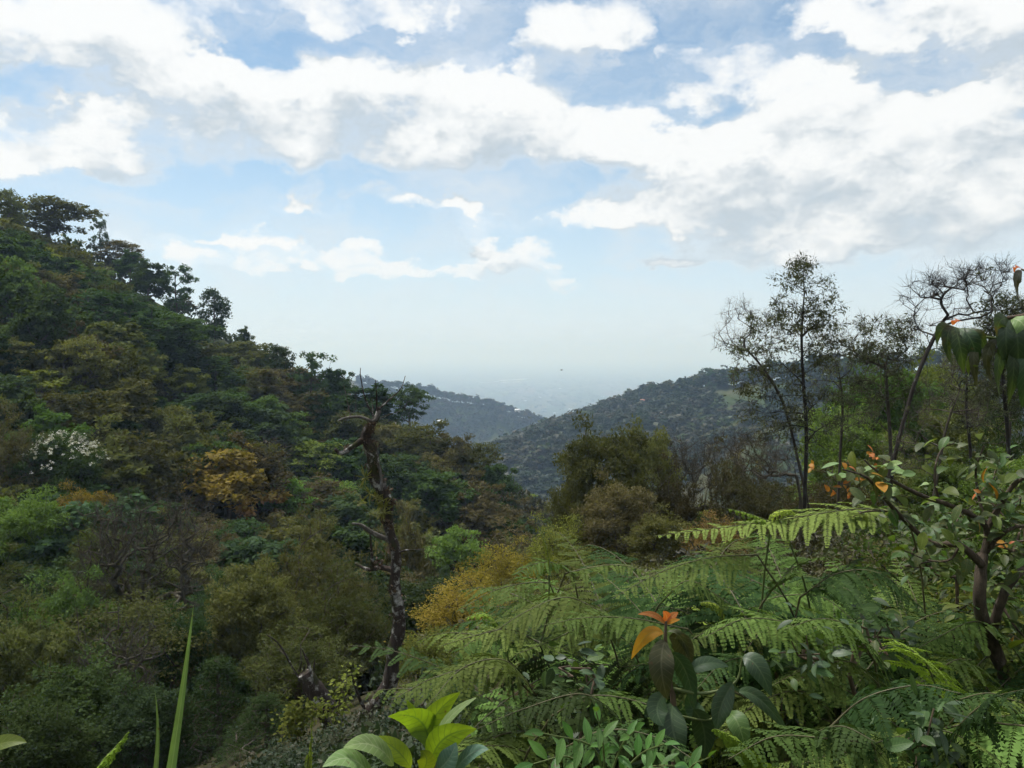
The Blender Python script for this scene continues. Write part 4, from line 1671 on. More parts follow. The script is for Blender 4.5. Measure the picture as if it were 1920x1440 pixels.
def local_root(name, base, label, cat, group=None):
    o = empty(name, base)
    tag(o, label, cat, group)
    return o, np.asarray(base, float)


def stem_mesh(parent, base, pts, r0, r1, mat="stem_green", name="stem", n=14, sides=7, rough=.05):
    g = Geo()
    p = smooth_path(np.asarray(pts) - base, n)
    g.tube(p, np.linspace(r0, r1, n), sides, rough=rough)
    return mobj(name, g.mesh(name, M[mat], True), parent)


def traced_leaf(parent, base, b, m, t, d, wpx, mat, face=(0, -1, .35), dd=(0, 0, 0), **k):
    """b, m, t are photo points of foot, bend and tip; dd shifts their distance"""
    p0, p1, p2 = P(*b, d + dd[0]), P(*m, d + dd[1]), P(*t, d + dd[2])
    p1 = 2 * p1 - .5 * (p0 + p2)
    me = blade_mesh("leaf", M[mat], p0 - base, p1 - base, p2 - base, wpx / FPX * d, face, **k)
    return mobj("leaf", me, parent)


# rosette of big back-lit leaves at the bottom centre
def rosette():
    d = 2.0
    gx, gy = P(812, 1440, d)[:2]
    o, b = local_root("broad_leaved_plant", (gx, gy, gz(gx, gy)), "rosette of big fresh yellow-green leaves at the bottom centre", "plant")
    stem_mesh(o, b, [b, P(812, 1500, d), P(806, 1435, d), P(806, 1405, d)], .012, .006, "stem_brown")
    for (bb, mm, tt, w, mat, face, dd) in [
        ((803, 1412), (788, 1352), (728, 1343), 58, "fresh_blade", (.5, -.8, -.5), (0, .02, -.05)),
        ((800, 1400), (782, 1352), (762, 1312), 24, "fresh_blade", (.6, -.8, .1), (.03, .05, .05)),
        ((806, 1408), (812, 1350), (863, 1298), 46, "fresh_blade", (-.35, -.9, -.1), (.02, .03, .0)),
        ((810, 1412), (838, 1352), (894, 1308), 27, "pale_blade", (-.7, -.4, .6), (-.02, -.04, -.05)),
        ((808, 1432), (834, 1384), (893, 1367), 52, "fresh_blade", (-.4, -.85, -.2), (-.03, -.06, -.08)),
        ((816, 1448), (840, 1425), (855, 1392), 40, "blue_blade", (-.4, -.8, .3), (-.05, -.08, -.08)),
        ((850, 1452), (880, 1415), (916, 1405), 32, "blue_blade", (-.2, -.6, .8), (-.05, -.08, -.10)),
        ((770, 1440), (742, 1405), (702, 1382), 36, "fresh_blade", (.3, -.9, .2), (-.02, -.02, .0)),
        ((738, 1436), (700, 1398), (644, 1402), 46, "pale_blade", (.1, -.55, .9), (-.05, -.10, -.15)),
        ((700, 1468), (660, 1424), (605, 1438), 44, "pale_blade", (.1, -.5, .9), (-.10, -.15, -.2)),
        ((790, 1450), (800, 1425), (788, 1408), 34, "fresh_blade", (0, -1, .1), (-.06, -.08, -.08)),
    ]:
        traced_leaf(o, b, bb, mm, tt, d, w, mat, face, dd, cor=.022, curl=.15, nl=20)


rosette()


# plant with orange young leaves
def red_tip():
    d = 2.4
    gx, gy = P(1262, 1440, d)[:2]
    o, b = local_root("orange_tipped_plant", (gx, gy, gz(gx, gy)), "dark broad-leaved plant crowned by orange young leaves", "plant")
    stem_mesh(o, b, [b, P(1265, 1400, d), P(1256, 1280, d), P(1248, 1205, d), P(1249, 1165, d)], .012, .004, "stem_brown")
    for (bb, mm, tt, w, mat, face, dd) in [
        ((1247, 1170), (1225, 1153), (1196, 1152), 15, "orange_blade", (0, -.7, .7), (0, 0, 0)),
        ((1249, 1168), (1250, 1156), (1243, 1146), 20, "orange_blade", (.2, -1, .1), (0, 0, -.01)),
        ((1250, 1168), (1259, 1157), (1272, 1148), 18, "orange_blade", (-.3, -.8, .5), (0, 0, 0)),
        ((1251, 1170), (1262, 1164), (1275, 1162), 10, "amber_blade", (-.3, -.8, .5), (0, -.02, -.03)),
        ((1244, 1188), (1212, 1192), (1184, 1236), 30, "amber_blade", (.3, -.8, .5), (0, 0, 0)),
        ((1252, 1185), (1276, 1195), (1293, 1238), 22, "bronze_blade", (-.6, -.5, .6), (0, .03, .03)),
        ((1247, 1200), (1240, 1250), (1252, 1312), 56, "bronze_blade", (0, -1, .25), (0, -.06, -.05)),
        ((1254, 1195), (1280, 1210), (1292, 1258), 46, "bronze_blade", (-.2, -.9, .2), (.03, .05, .05)),
        ((1258, 1225), (1286, 1260), (1302, 1330), 44, "dark_blade", (-.5, -.8, .2), (0, .0, 0)),
        ((1246, 1300), (1232, 1330), (1245, 1362), 50, "dark_blade", (.1, -1, .3), (0, -.05, -.08)),
        ((1262, 1318), (1262, 1370), (1284, 1424), 62, "dark_blade", (0, -1, .3), (0, -.06, -.08)),
        ((1290, 1262), (1325, 1244), (1366, 1250), 34, "dark_blade", (0, -.7, .7), (0, 0, 0)),
        ((1240, 1310), (1222, 1330), (1208, 1345), 26, "dark_blade", (.2, -.8, .5), (0, 0, 0)),
        ((1300, 1330), (1320, 1370), (1318, 1425), 52, "dark_blade", (-.1, -1, .2), (.05, .05, .05)),
        ((1375, 1280), (1352, 1325), (1345, 1370), 50, "dark_blade", (.3, -.9, .4), (0, -.05, -.08)),
        ((1392, 1234), (1420, 1250), (1446, 1306), 48, "dark_blade", (-.3, -.55, .8), (0, -.03, -.05)),
        ((1385, 1298), (1425, 1312), (1478, 1374), 34, "dark_blade", (-.3, -.6, .7), (0, 0, 0)),
        ((1368, 1338), (1385, 1360), (1401, 1420), 46, "green_blade", (0, -1, .4), (-.05, -.10, -.12)),
        ((1330, 1350), (1300, 1330), (1290, 1300), 40, "dark_blade", (.2, -.9, .3), (.05, .08, .08)),
        ((1210, 1400), (1225, 1420), (1222, 1450), 34, "dark_blade", (.2, -.9, .3), (.05, .08, .08)),
    ]:
        traced_leaf(o, b, bb, mm, tt, d, w * .86, mat, face, dd, cor=.024, curl=.12, nl=20)
    stem_mesh(o, b, [P(1256, 1290, d), P(1320, 1300, d), P(1378, 1280, d), P(1392, 1234, d)], .006, .003, "stem_green")
    stem_mesh(o, b, [P(1262, 1340, d), P(1320, 1350, d + .05), P(1368, 1338, d)], .005, .003, "stem_green")


red_tip()


# compound leaves
def compound_plant(px, py, d, label, sprays, seed=0):
    rng = np.random.default_rng(seed)
    gx, gy = P(px, py, d)[:2]
    o, b = local_root("compound_leaved_plant", (gx, gy, gz(gx, gy)), label, "plant")
    for (bb, mm, tt, n, lp) in sprays:
        path = smooth_path([P(*bb, d), P(*mm, d - .05), P(*tt, d - .12)], 12)
        stem_mesh(o, b, path, .0035, .0015, "stem_green", "leaf_stalk", n=12, sides=5)
        for i in range(n):
            s = .25 + .75 * i / (n - 1)
            p = path[min(11, int(s * 11))]
            tg = norm(path[min(11, int(s * 11) + 1)] - path[max(0, int(s * 11) - 1)])
            side = 1 if i % 2 else -1
            sd = norm(np.cross(tg, [0, -.6, .8])) * side
            di = norm(sd * (.9 if i < n - 1 else .1) + tg * (.5 if i < n - 1 else 1) + rng.normal(size=3) * .15)
            L = lp / FPX * d * float(rng.uniform(.8, 1.15))
            p2 = p + di * L + np.array([0, 0, -.18 * L])
            me = blade_mesh("leaflet", M["leaflet"], p - b, (p + p2) / 2 - b + [0, 0, .08 * L], p2 - b, L * .36, norm(np.array([0, -.5, .85]) + rng.normal(size=3) * .25), "lance", nl=8, nw=2)
            mobj("leaflet", me, o)


compound_plant(1130, 1440, 1.9, "bright green plant with paired leaflets left of the dark broad-leaved plant", [
    ((1135, 1470), (1110, 1400), (1020, 1375), 8, 52), ((1135, 1470), (1130, 1390), (1118, 1335), 7, 46), ((1140, 1470), (1165, 1400), (1190, 1370), 7, 44),
    ((1120, 1475), (1070, 1420), (1000, 1432), 7, 54), ((1150, 1470), (1200, 1415), (1245, 1395), 8, 46), ((1150, 1480), (1215, 1440), (1265, 1435), 7, 44)], 3)
compound_plant(1305, 1440, 2.0, "small light green leafy sprig at the bottom below the dark leaves", [
    ((1300, 1480), (1295, 1440), (1330, 1420), 5, 50), ((1295, 1480), (1270, 1440), (1230, 1440), 5, 46)], 8)


# grass blades at the lower left
def grass(label, b, m, t, w, d):
    gx, gy = P(*b, d)[:2]
    o = empty("grass_plant", (gx, gy, gz(gx, gy)))
    base = np.array(o.location)
    foot = np.array([gx, gy, gz(gx, gy)])
    stem_mesh(o, base, [foot, (foot + P(*b, d)) / 2 + [.02, 0, 0], P(*b, d)], .006, .005, "stem_green", "stalk")
    me = blade_mesh("leaf", M["grass_blade"], P(*b, d) - base, 2 * P(*m, d) - .5 * (P(*b, d) + P(*t, d)) - base, P(*t, d) - base, w / FPX * d, (.25, -1, .1), "grass", nl=24, nw=2, fold=.45)
    mobj("leaf", me, o)
    tag(o, label, "grass")


grass("tall single grass blade standing up at the lower left", (316, 1475), (342, 1300), (363, 1134), 19, 1.5)
grass("thin short grass blade left of the tall one", (288, 1475), (296, 1385), (291, 1298), 11, 1.6)


def edge_leaf():
    d = 1.6
    gx, gy = P(-60, 1450, d)[:2]
    o, b = local_root("broad_leaf_sprig", (gx, gy, gz(gx, gy)), "bright green pointed leaf poking in at the lower left edge", "plant")
    stem_mesh(o, b, [b, P(-80, 1480, d), P(-60, 1430, d)], .006, .003)
    traced_leaf(o, b, (-60, 1425), (0, 1395), (50, 1392), d, 34, "shrub_blade_lime", (0, -.6, .8))


edge_leaf()


# ------------------------------------------------------------------ bracken
def frond_geo(path, start, pmax, rng, up=(0, 0, 1), droop=.35, dens=1.0, curl=0.0, taper=.85, pair=.042):
    """(leafy geometry, stalk geometry) of one frond along a path"""
    lf, st = Geo(), Geo()
    n = len(path)
    seg = np.linalg.norm(np.diff(path, axis=0), axis=1)
    cum = np.concatenate([[0], np.cumsum(seg)])
    Lt = cum[-1]
    st.tube(path, np.interp(np.linspace(0, 1, n), [0, start, 1], [.0048, .0030, .0009]), 5, cap=False)
    Lb = Lt * (1 - start)
    npair = max(7 if curl else 9, int(Lb / (pair * (.62 if curl else 1))))
    C, D, N, LL, WW = [], [], [], [], []
    for i in range(npair):
        q = (i + .3) / npair
        s = (start + (1 - start) * q ** .92) * Lt
        p = np.array([np.interp(s, cum, path[:, k]) for k in range(3)])
        p2 = np.array([np.interp(min(s + .02, Lt), cum, path[:, k]) for k in range(3)])
        p1 = np.array([np.interp(max(s - .02, 0), cum, path[:, k]) for k in range(3)])
        T = norm(p2 - p1)
        S = norm(np.cross(T, up))
        U = norm(np.cross(S, T))
        plen = pmax * (1 - q) ** taper * (.55 + .45 * min(1, q / .12)) + .012
        for sd in (-1, 1):
            L = plen * float(rng.uniform(.88, 1.08))
            d0 = norm(S * sd * .86 + T * float(rng.uniform(.3, .6)) + U * float(rng.uniform(-.2, .25)))
            droop_i = droop * float(rng.uniform(.5, 1.5))
            m = max(6, int(L / (.0100 / dens)))
            u = (np.arange(m) + .5) / m
            # the pinna arches down
            pts = p + d0 * (u * L)[:, None] - np.array([0, 0, 1.0]) * (droop_i * L * u ** 1.8)[:, None]
            if curl:
                ang = curl * u ** 2 * 5
                pts = p + (d0[None] * np.cos(ang)[:, None] - np.array([0, 0, 1.0])[None] * np.sin(ang)[:, None]) * (u * L * (1 - .35 * u))[:, None]
            dp = norm(np.gradient(pts, axis=0))
            side = norm(np.cross(dp, np.broadcast_to(U, dp.shape)))
            nrm = norm(np.cross(side, dp))
            pl = np.minimum(.038, .17 * L + .004) * (1 - u) ** .65 * (.75 + .25 * np.minimum(1, u / .1)) + .004
            for s2 in (-1, 1):
                C.append(pts)
                D.append(side * s2 * .88 + dp * .42 - np.array([0, 0, .22]) + rng.normal(size=pts.shape) * .06)
                N.append(nrm + rng.normal(size=pts.shape) * .12)
                LL.append(pl * rng.uniform(.85, 1.1, m))
                WW.append(np.full(m, L / m * 1.2))
            k = max(2, m // 5)
            idx = np.linspace(0, m - 1, k).astype(int)
            a, bb = pts[idx[:-1]], pts[idx[1:]]
            lf.frusta(a, bb, .0011, .0009, 3)
    C, D, N = map(np.concatenate, (C, D, N))
    LL, WW = np.concatenate(LL), np.concatenate(WW)
    lf.leaves(C, D, N, LL, WW)
    return lf, st


def arch_path(rng, total, bend, lean, n=26):
    """stalk rising from the ground and bowing over towards +X"""
    s = np.linspace(0, 1, n)
    th = radians(90 - lean) - radians(bend) * s ** 1.6
    ds = total / (n - 1)
    x = np.concatenate([[0], np.cumsum(np.cos(th[:-1]) * ds)])
    z = np.concatenate([[0], np.cumsum(np.sin(th[:-1]) * ds)])
    y = .06 * total * np.sin(s * 2.2 + rng.random() * 3) * s
    return np.stack([x, y - y[0], z], 1)


FRONDS = {}


def frond_protos():
    rng = np.random.default_rng(12)
    for k, (bend, lean, pm) in enumerate([(95, 5, .25), (110, 10, .28), (80, 15, .23), (120, 8, .27), (70, 20, .24), (100, 14, .29), (130, 6, .26), (88, 22, .27)]):
        p = arch_path(rng, 1.5, bend, lean)
        lf, st = frond_geo(p, .48, pm, rng, droop=float(rng.uniform(.25, .5)))
        a, b = lf.mesh("frond_leaf", M["fern"]), st.mesh("frond_stalk", M["fern_stalk"], True)
        for mk in ("fern", "fern_dark", "fern_dead"):
            FRONDS[(k, mk)] = (a, b)
    for k in range(3):
        p = arch_path(rng, 1.2, 40 + 20 * k, 4)
        lf, st = frond_geo(p, .55, .17, rng, droop=.1, curl=.35)
        c, b = lf.mesh("young_frond_leaf", M["fern"]), st.mesh("young_stalk", M["stem_green"], True)
        FRONDS[(k, "fern_young")] = (c, b)


frond_protos()


def fern_plant(base, height, nf, label, rng, mats=("fern", "fern", "fern_dark"), facing=None, young=0):
    o = empty("bracken_fern", base)
    for i in range(nf + young):
        mk = "fern_young" if i >= nf else str(rng.choice(list(mats)))
        k = int(rng.integers(0, 3 if mk == "fern_young" else 8))
        a, b = FRONDS[(k, mk)]
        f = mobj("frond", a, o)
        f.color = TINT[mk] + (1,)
        top = max(v.co.z for v in b.vertices) if False else TOPS[(k, mk)]
        s = height / top * float(rng.uniform(.8, 1.0))
        rz = float(rng.uniform(0, 2 * pi)) if facing is None else facing + float(rng.normal() * .7)
        f.rotation_euler = (float(rng.normal() * .08), float(rng.normal() * .08), rz)
        f.location = (float(rng.normal() * .05), float(rng.normal() * .05), -.03)
        f.scale = (s, s, s)
        mobj("stalk", b, f)
    tag(o, label, "fern", "bracken ferns in the foreground")
    return o


TOPS = {}
for key, (a, b) in FRONDS.items():
    co = np.zeros(len(b.vertices) * 3, np.float32)
    b.vertices.foreach_get("co", co)
    TOPS[key] = float(co.reshape(-1, 3)[:, 2].max())


def hero_frond(name, label, px, d, start, pmax, mat="fern", droop=.45, seed=0, dd=None, curl=0.0, pxw=None, parent=None, stalk="fern_stalk"):
    """a frond whose midrib runs along photo points (stalk first); its foot goes down to the ground"""
    rng = np.random.default_rng(seed)
    dd = dd or [0] * len(px)
    pts = [P(x, y, d + e) for (x, y), e in zip(px, dd)]
    back = norm(pts[0] - pts[1]) * [1, 1, 0]
    foot = pts[0] + back * float(rng.uniform(.12, .35)) + np.array([rng.normal() * .06, abs(rng.normal()) * .12, 0])
    foot[2] = gz(foot[0], foot[1])
    o, b = local_root("bracken_fern", foot, label, "fern", "bracken ferns in the foreground")
    blade_path = smooth_path(pts, 30) - b
    lf, st = frond_geo(blade_path, start, pmax, rng, droop=droop, curl=curl)
    f = mobj("frond", lf.mesh("frond_leaf", M["fern"]), o)
    f.color = TINT[mat] + (1,)
    g = Geo()
    e = pts[0] - b
    sp = smooth_path([np.zeros(3), e * [.12, .12, .40], e * [.45, .45, .80], e], 14)
    g.tube(sp, np.linspace(.0052, .0040, 14), 6, cap=False)
    sv = geo_arrays(st)
    g.add(*sv)
    mobj("stalk", g.mesh("stalk", M[stalk], True), f)
    return o


HERO_FRONDS = [
    ("long bracken frond reaching left across the middle right", [(1700, 960), (1600, 955), (1440, 978), (1225, 1005)], 3.3, .06, .24, "fern", .34),
    ("bracken frond in front of and below the long one, pointing left", [(1420, 1040), (1330, 1046), (1240, 1072), (1148, 1122)], 3.2, .05, .20, "fern", .34),
    ("drooping bracken frond at the left end of the fern bank", [(1030, 1092), (980, 1094), (920, 1110), (855, 1148)], 3.6, .05, .16, "fern", .5),
    ("bracken frond hanging to the right of the small upright one", [(1060, 1075), (1120, 1062), (1170, 1060), (1225, 1075)], 3.5, .04, .16, "fern", .45),
    ("arched bracken frond under the small upright one", [(1075, 1078), (1040, 1056), (1000, 1058), (965, 1078)], 3.5, .04, .15, "fern", .4),
    ("wide arching bracken frond spreading left over the fern bank", [(1125, 1145), (1060, 1120), (980, 1150), (890, 1212)], 3.2, .05, .26, "fern", .35),
    ("flat bracken frond lying across the middle of the fern bank", [(1290, 1180), (1190, 1160), (1100, 1158), (1020, 1172)], 3.0, .05, .24, "fern", .4),
    ("lowest left bracken frond pointing down past the snag's foot", [(960, 1260), (890, 1252), (810, 1272), (736, 1312)], 3.0, .06, .20, "fern", .35),
    ("bracken frond leaning left above the rosette", [(1000, 1230), (940, 1195), (890, 1200), (850, 1232)], 3.1, .06, .18, "fern", .4),
    ("deep green arching bracken frond below the leafy shrub's branch", [(1500, 1120), (1570, 1075), (1650, 1075), (1730, 1140)], 3.1, .06, .34, "fern_dark", .5),
    ("bracken frond rising right of the deep centre of the bank", [(1430, 1130), (1470, 1080), (1510, 1052), (1552, 1042)], 3.2, .08, .18, "fern", .2),
    ("large near bracken frond with combed leaflets at the lower right", [(1545, 1375), (1620, 1310), (1720, 1285), (1800, 1300)], 2.1, .15, .30, "fern_dark", .75),
    ("near bracken frond below the large combed one", [(1490, 1420), (1530, 1375), (1580, 1362), (1640, 1390)], 2.0, .08, .22, "fern_dark", .7),
    ("near bracken frond in the lower right corner", [(1760, 1440), (1800, 1360), (1860, 1310), (1930, 1290)], 2.1, .08, .26, "fern_dark", .7),
    ("bracken frond leaning over the dark broad leaves", [(1560, 1240), (1490, 1175), (1400, 1160), (1320, 1195)], 2.8, .08, .30, "fern", .45),
    ("yellowing bracken frond right of the fern bank's centre", [(1770, 1330), (1740, 1250), (1710, 1220), (1670, 1195)], 2.6, .10, .18, "fern_young", .3),
    ("thin bracken frond under the leafy shrub's trunk", [(1640, 1240), (1600, 1180), (1540, 1160), (1470, 1180)], 2.7, .08, .26, "fern", .5),
]
for i, (lab, px, d, start, pm, mat, droop) in enumerate(HERO_FRONDS):
    hero_frond("frond", lab, px, d, start, pm, mat, droop, seed=40 + i, dd=[.1, .05, 0, -.1])



def layered_fronds():
    """the tiers of arching fronds one sees down the face of the bank"""
    rng = np.random.default_rng(17)
    tiers = ["topmost", "second", "third", "fourth", "lowest"]
    order = ["leftmost", "second from the left", "third from the left", "fourth from the left", "fifth from the left", "sixth from the left"]
    for r, (y, xs, d, pm) in enumerate([
        (1120, (1240, 1400, 1830), 3.4, .20), (1190, (1010, 1180, 1420, 1600, 1900), 3.1, .22), (1255, (1000, 1150, 1500, 1660, 1860), 2.8, .22),
        (1320, (1030, 1180, 1560, 1780, 1930), 2.5, .20), (1385, (1060, 1640, 1850), 2.2, .18)]):
        for i, x in enumerate(xs):
            sg = -1 if rng.random() < .72 else 1
            L = rng.uniform(170, 250) * 3.0 / d
            j = rng.normal(size=6) * 9
            px = [(x + j[0], y + 26 + j[1]), (x + sg * L * .3, y - 14 + j[2]), (x + sg * L * .68, y + j[3]), (x + sg * L, y + 44 + j[4])]
            hero_frond("frond", "arching bracken frond, %s in the %s tier of the fern bank" % (order[i], tiers[r]), px, d + rng.normal() * .12, .05, pm * float(rng.uniform(.8, 1.15)),
                       str(rng.choice(["fern", "fern", "fern", "fern_dark"] if r < 2 else ["fern", "fern_dark"])), float(rng.uniform(.25, .55)), seed=300 + 10 * r + i, dd=[.12, .05, 0, -.12])  # more dark tint in the lower tiers, shade put into their colour


layered_fronds()

YOUNG = [
    ("small upright curling bracken shoot above the left of the bank", [(1030, 1095), (1028, 1040), (1016, 1000), (1008, 984)], 3.5, .35, .085, .1),
    ("curling young bracken frond above the long frond", [(1475, 1000), (1455, 985), (1410, 965), (1362, 953)], 3.3, .25, .060, .1),
    ("second curling young frond right of it, higher up", [(1445, 985), (1450, 965), (1475, 955), (1492, 962)], 3.3, .15, .060, .1),
    ("pale young bracken frond at the left edge of the bank", [(945, 1190), (925, 1160), (900, 1150), (872, 1160)], 3.3, .15, .10, .1),
    ("bright young frond near the orange leaves", [(1360, 1180), (1350, 1140), (1330, 1128), (1312, 1130)], 2.9, .2, .07, .1),
    ("upright light green fern shoot left of the rosette", [(574, 1480), (577, 1430), (583, 1390), (585, 1348)], 2.3, .1, .075, .0),
    ("curling pale fern shoot at the bottom left", [(160, 1480), (190, 1430), (222, 1395), (242, 1370)], 1.9, .1, .075, .3),
]
for i, (lab, px, d, start, pm, droop) in enumerate(YOUNG):
    hero_frond("frond", lab, px, d, start, pm, "fern_young", droop, seed=80 + i, curl=.35, stalk="stem_green")


def fern_bank():
    rng = np.random.default_rng(63)
    ex = [640, 700, 760, 870, 1000, 1230, 1450, 1650, 1750, 1920, 2000]
    ey = [1470, 1430, 1370, 1230, 1150, 1120, 1100, 1070, 1120, 1170, 1180]
    got = []
    marks = [("rosette of big yellow-green leaves", 800, 1360), ("orange young leaves", 1250, 1160), ("large combed frond", 1680, 1310), ("leafy shrub's trunk", 1850, 1150),
             ("long frond", 1450, 985), ("lowest left frond", 820, 1270), ("small upright shoot", 1015, 1020), ("deep green arching frond", 1610, 1080), ("green leaflets", 1130, 1390)]
    made = []
    CD, CP = rng.uniform(2.5, 6.6, 4000), rng.uniform(800, 1990, 4000)
    CG = ground(np.array([pdir(a, 1100)[0] for a in CP]) * CD, CD)
    for d, px, g in zip(CD, CP, CG):
        d, px, g = float(d), float(px), float(g)
        # where the near plants stand the ferns keep back
        top = float(np.interp(px, ex, ey)) + float(rng.uniform(0, 70)) + max(0, (4.2 - d)) * float(rng.uniform(20, 90))
        p = P(px, top, d)
        h = p[2] - g
        if h < .5 or h > 1.6:
            continue
        if d < 2.9 and (740 < px < 930 or 1150 < px < 1480 or 980 < px < 1280):
            continue
        if px < 1190 - (d - 2.5) * 32:
            continue
        if any((p[0] - a) ** 2 + (p[1] - b) ** 2 < .30 ** 2 for a, b in got):
            continue
        got.append((p[0], p[1]))
        mats = (("fern", "fern", "fern_dark") if d > 3.4 else ("fern_dark", "fern_dark", "fern")) if rng.random() < .88 else ("fern_dead", "fern_dead", "fern")  # nearer ferns mostly take the dark tint, painted shade for depth
        young = 1 if rng.random() < .18 else 0
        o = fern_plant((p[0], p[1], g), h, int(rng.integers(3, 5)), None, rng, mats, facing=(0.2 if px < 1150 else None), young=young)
        qx, qy = project((p[0], p[1], p[2] - .15))
        size = "low " if h < .8 else ("tall " if h > 1.2 else "")
        made.append((o, qx, qy, (size + "half-dead brown fern") if "fern_dead" in mats else size + ("fern with pale young frond" if young else "green fern")))
        if len(made) >= 84:
            break
    todo = []
    for o, x, y, look in made:
        n, mx, my = min(marks, key=lambda q: (q[1] - x) ** 2 + (q[2] - y) ** 2)
        dx, dy = x - mx, y - my
        side = "left of" if dx < 0 else "right of"
        vert = "above" if dy < 0 else "below"
        rel = side if abs(dx) > 1.5 * abs(dy) else vert
        todo.append((math.hypot(dx, dy), look, rel, n, o))
    todo.sort(key=lambda q: q[0])
    cnt = {}
    for dist, look, rel, n, o in todo:
        i = cnt.get((look, rel, n), 0)
        cnt[(look, rel, n)] = i + 1
        o["label"] = NUMW[min(i, len(NUMW) - 1)] + look + " " + rel + " the " + n
    print("ferns", len(made))


fern_bank()


# low leafy cover under the ferns
def fern_floor():
    rng = np.random.default_rng(5)
    protos = []
    for k in range(3):
        g = Geo()
        tips = ellipsoid_tips(rng, 8, (0, 0, .22), (.28, .28, .22), .3)
        clump_leaves(g, rng, tips, 12, .13, .7, .085, .035, up=.8)
        protos.append(geo_arrays(g))
    K = 900
    d = 1.9 + 9 * rng.random(K) ** 1.1
    x = (-.30 + .98 * rng.random(K)) * d
    z = ground(x, d)
    s = .8 + .9 * rng.random(K)
    v, f, r = replicate(protos, np.column_stack([x, d, z]), np.stack([s, s], 1), rng)
    M["floor_leaf"] = ramp_mat("low_cover_leaves", [(0, (.020, .030, .012)), (.4, (.035, .060, .02)), (.7, (.05, .085, .025)), (.85, (.07, .055, .03)), (1, (.10, .075, .04))])
    o = mobj("ground_cover", make_mesh("ground_cover", v, f, M["floor_leaf"], {"rnd": ("FACE", r)}))
    tag(o, "low leafy ground cover and litter under the ferns", kind="stuff")


fern_floor()

# ------------------------------------------------------------------ the dead snag
M["snag"] = bark_mat("lichened_snag_bark", (.042, .032, .026), (.42, .41, .37), 5.0, .46, bump=.9, moss=(.035, .036, .014))
M["snag_pale"] = bark_mat("bleached_snag_wood", (.10, .09, .078), (.30, .28, .25), 6.0, .45, bump=.6)
M["moss"] = leaf_mat("brown_moss", (.045, .030, .018), (.095, .060, .034), gloss=.1, trans=.1)
M["tuft"] = leaf_mat("green_epiphyte", (.12, .15, .015), (.24, .24, .025), gloss=.25, trans=.35)


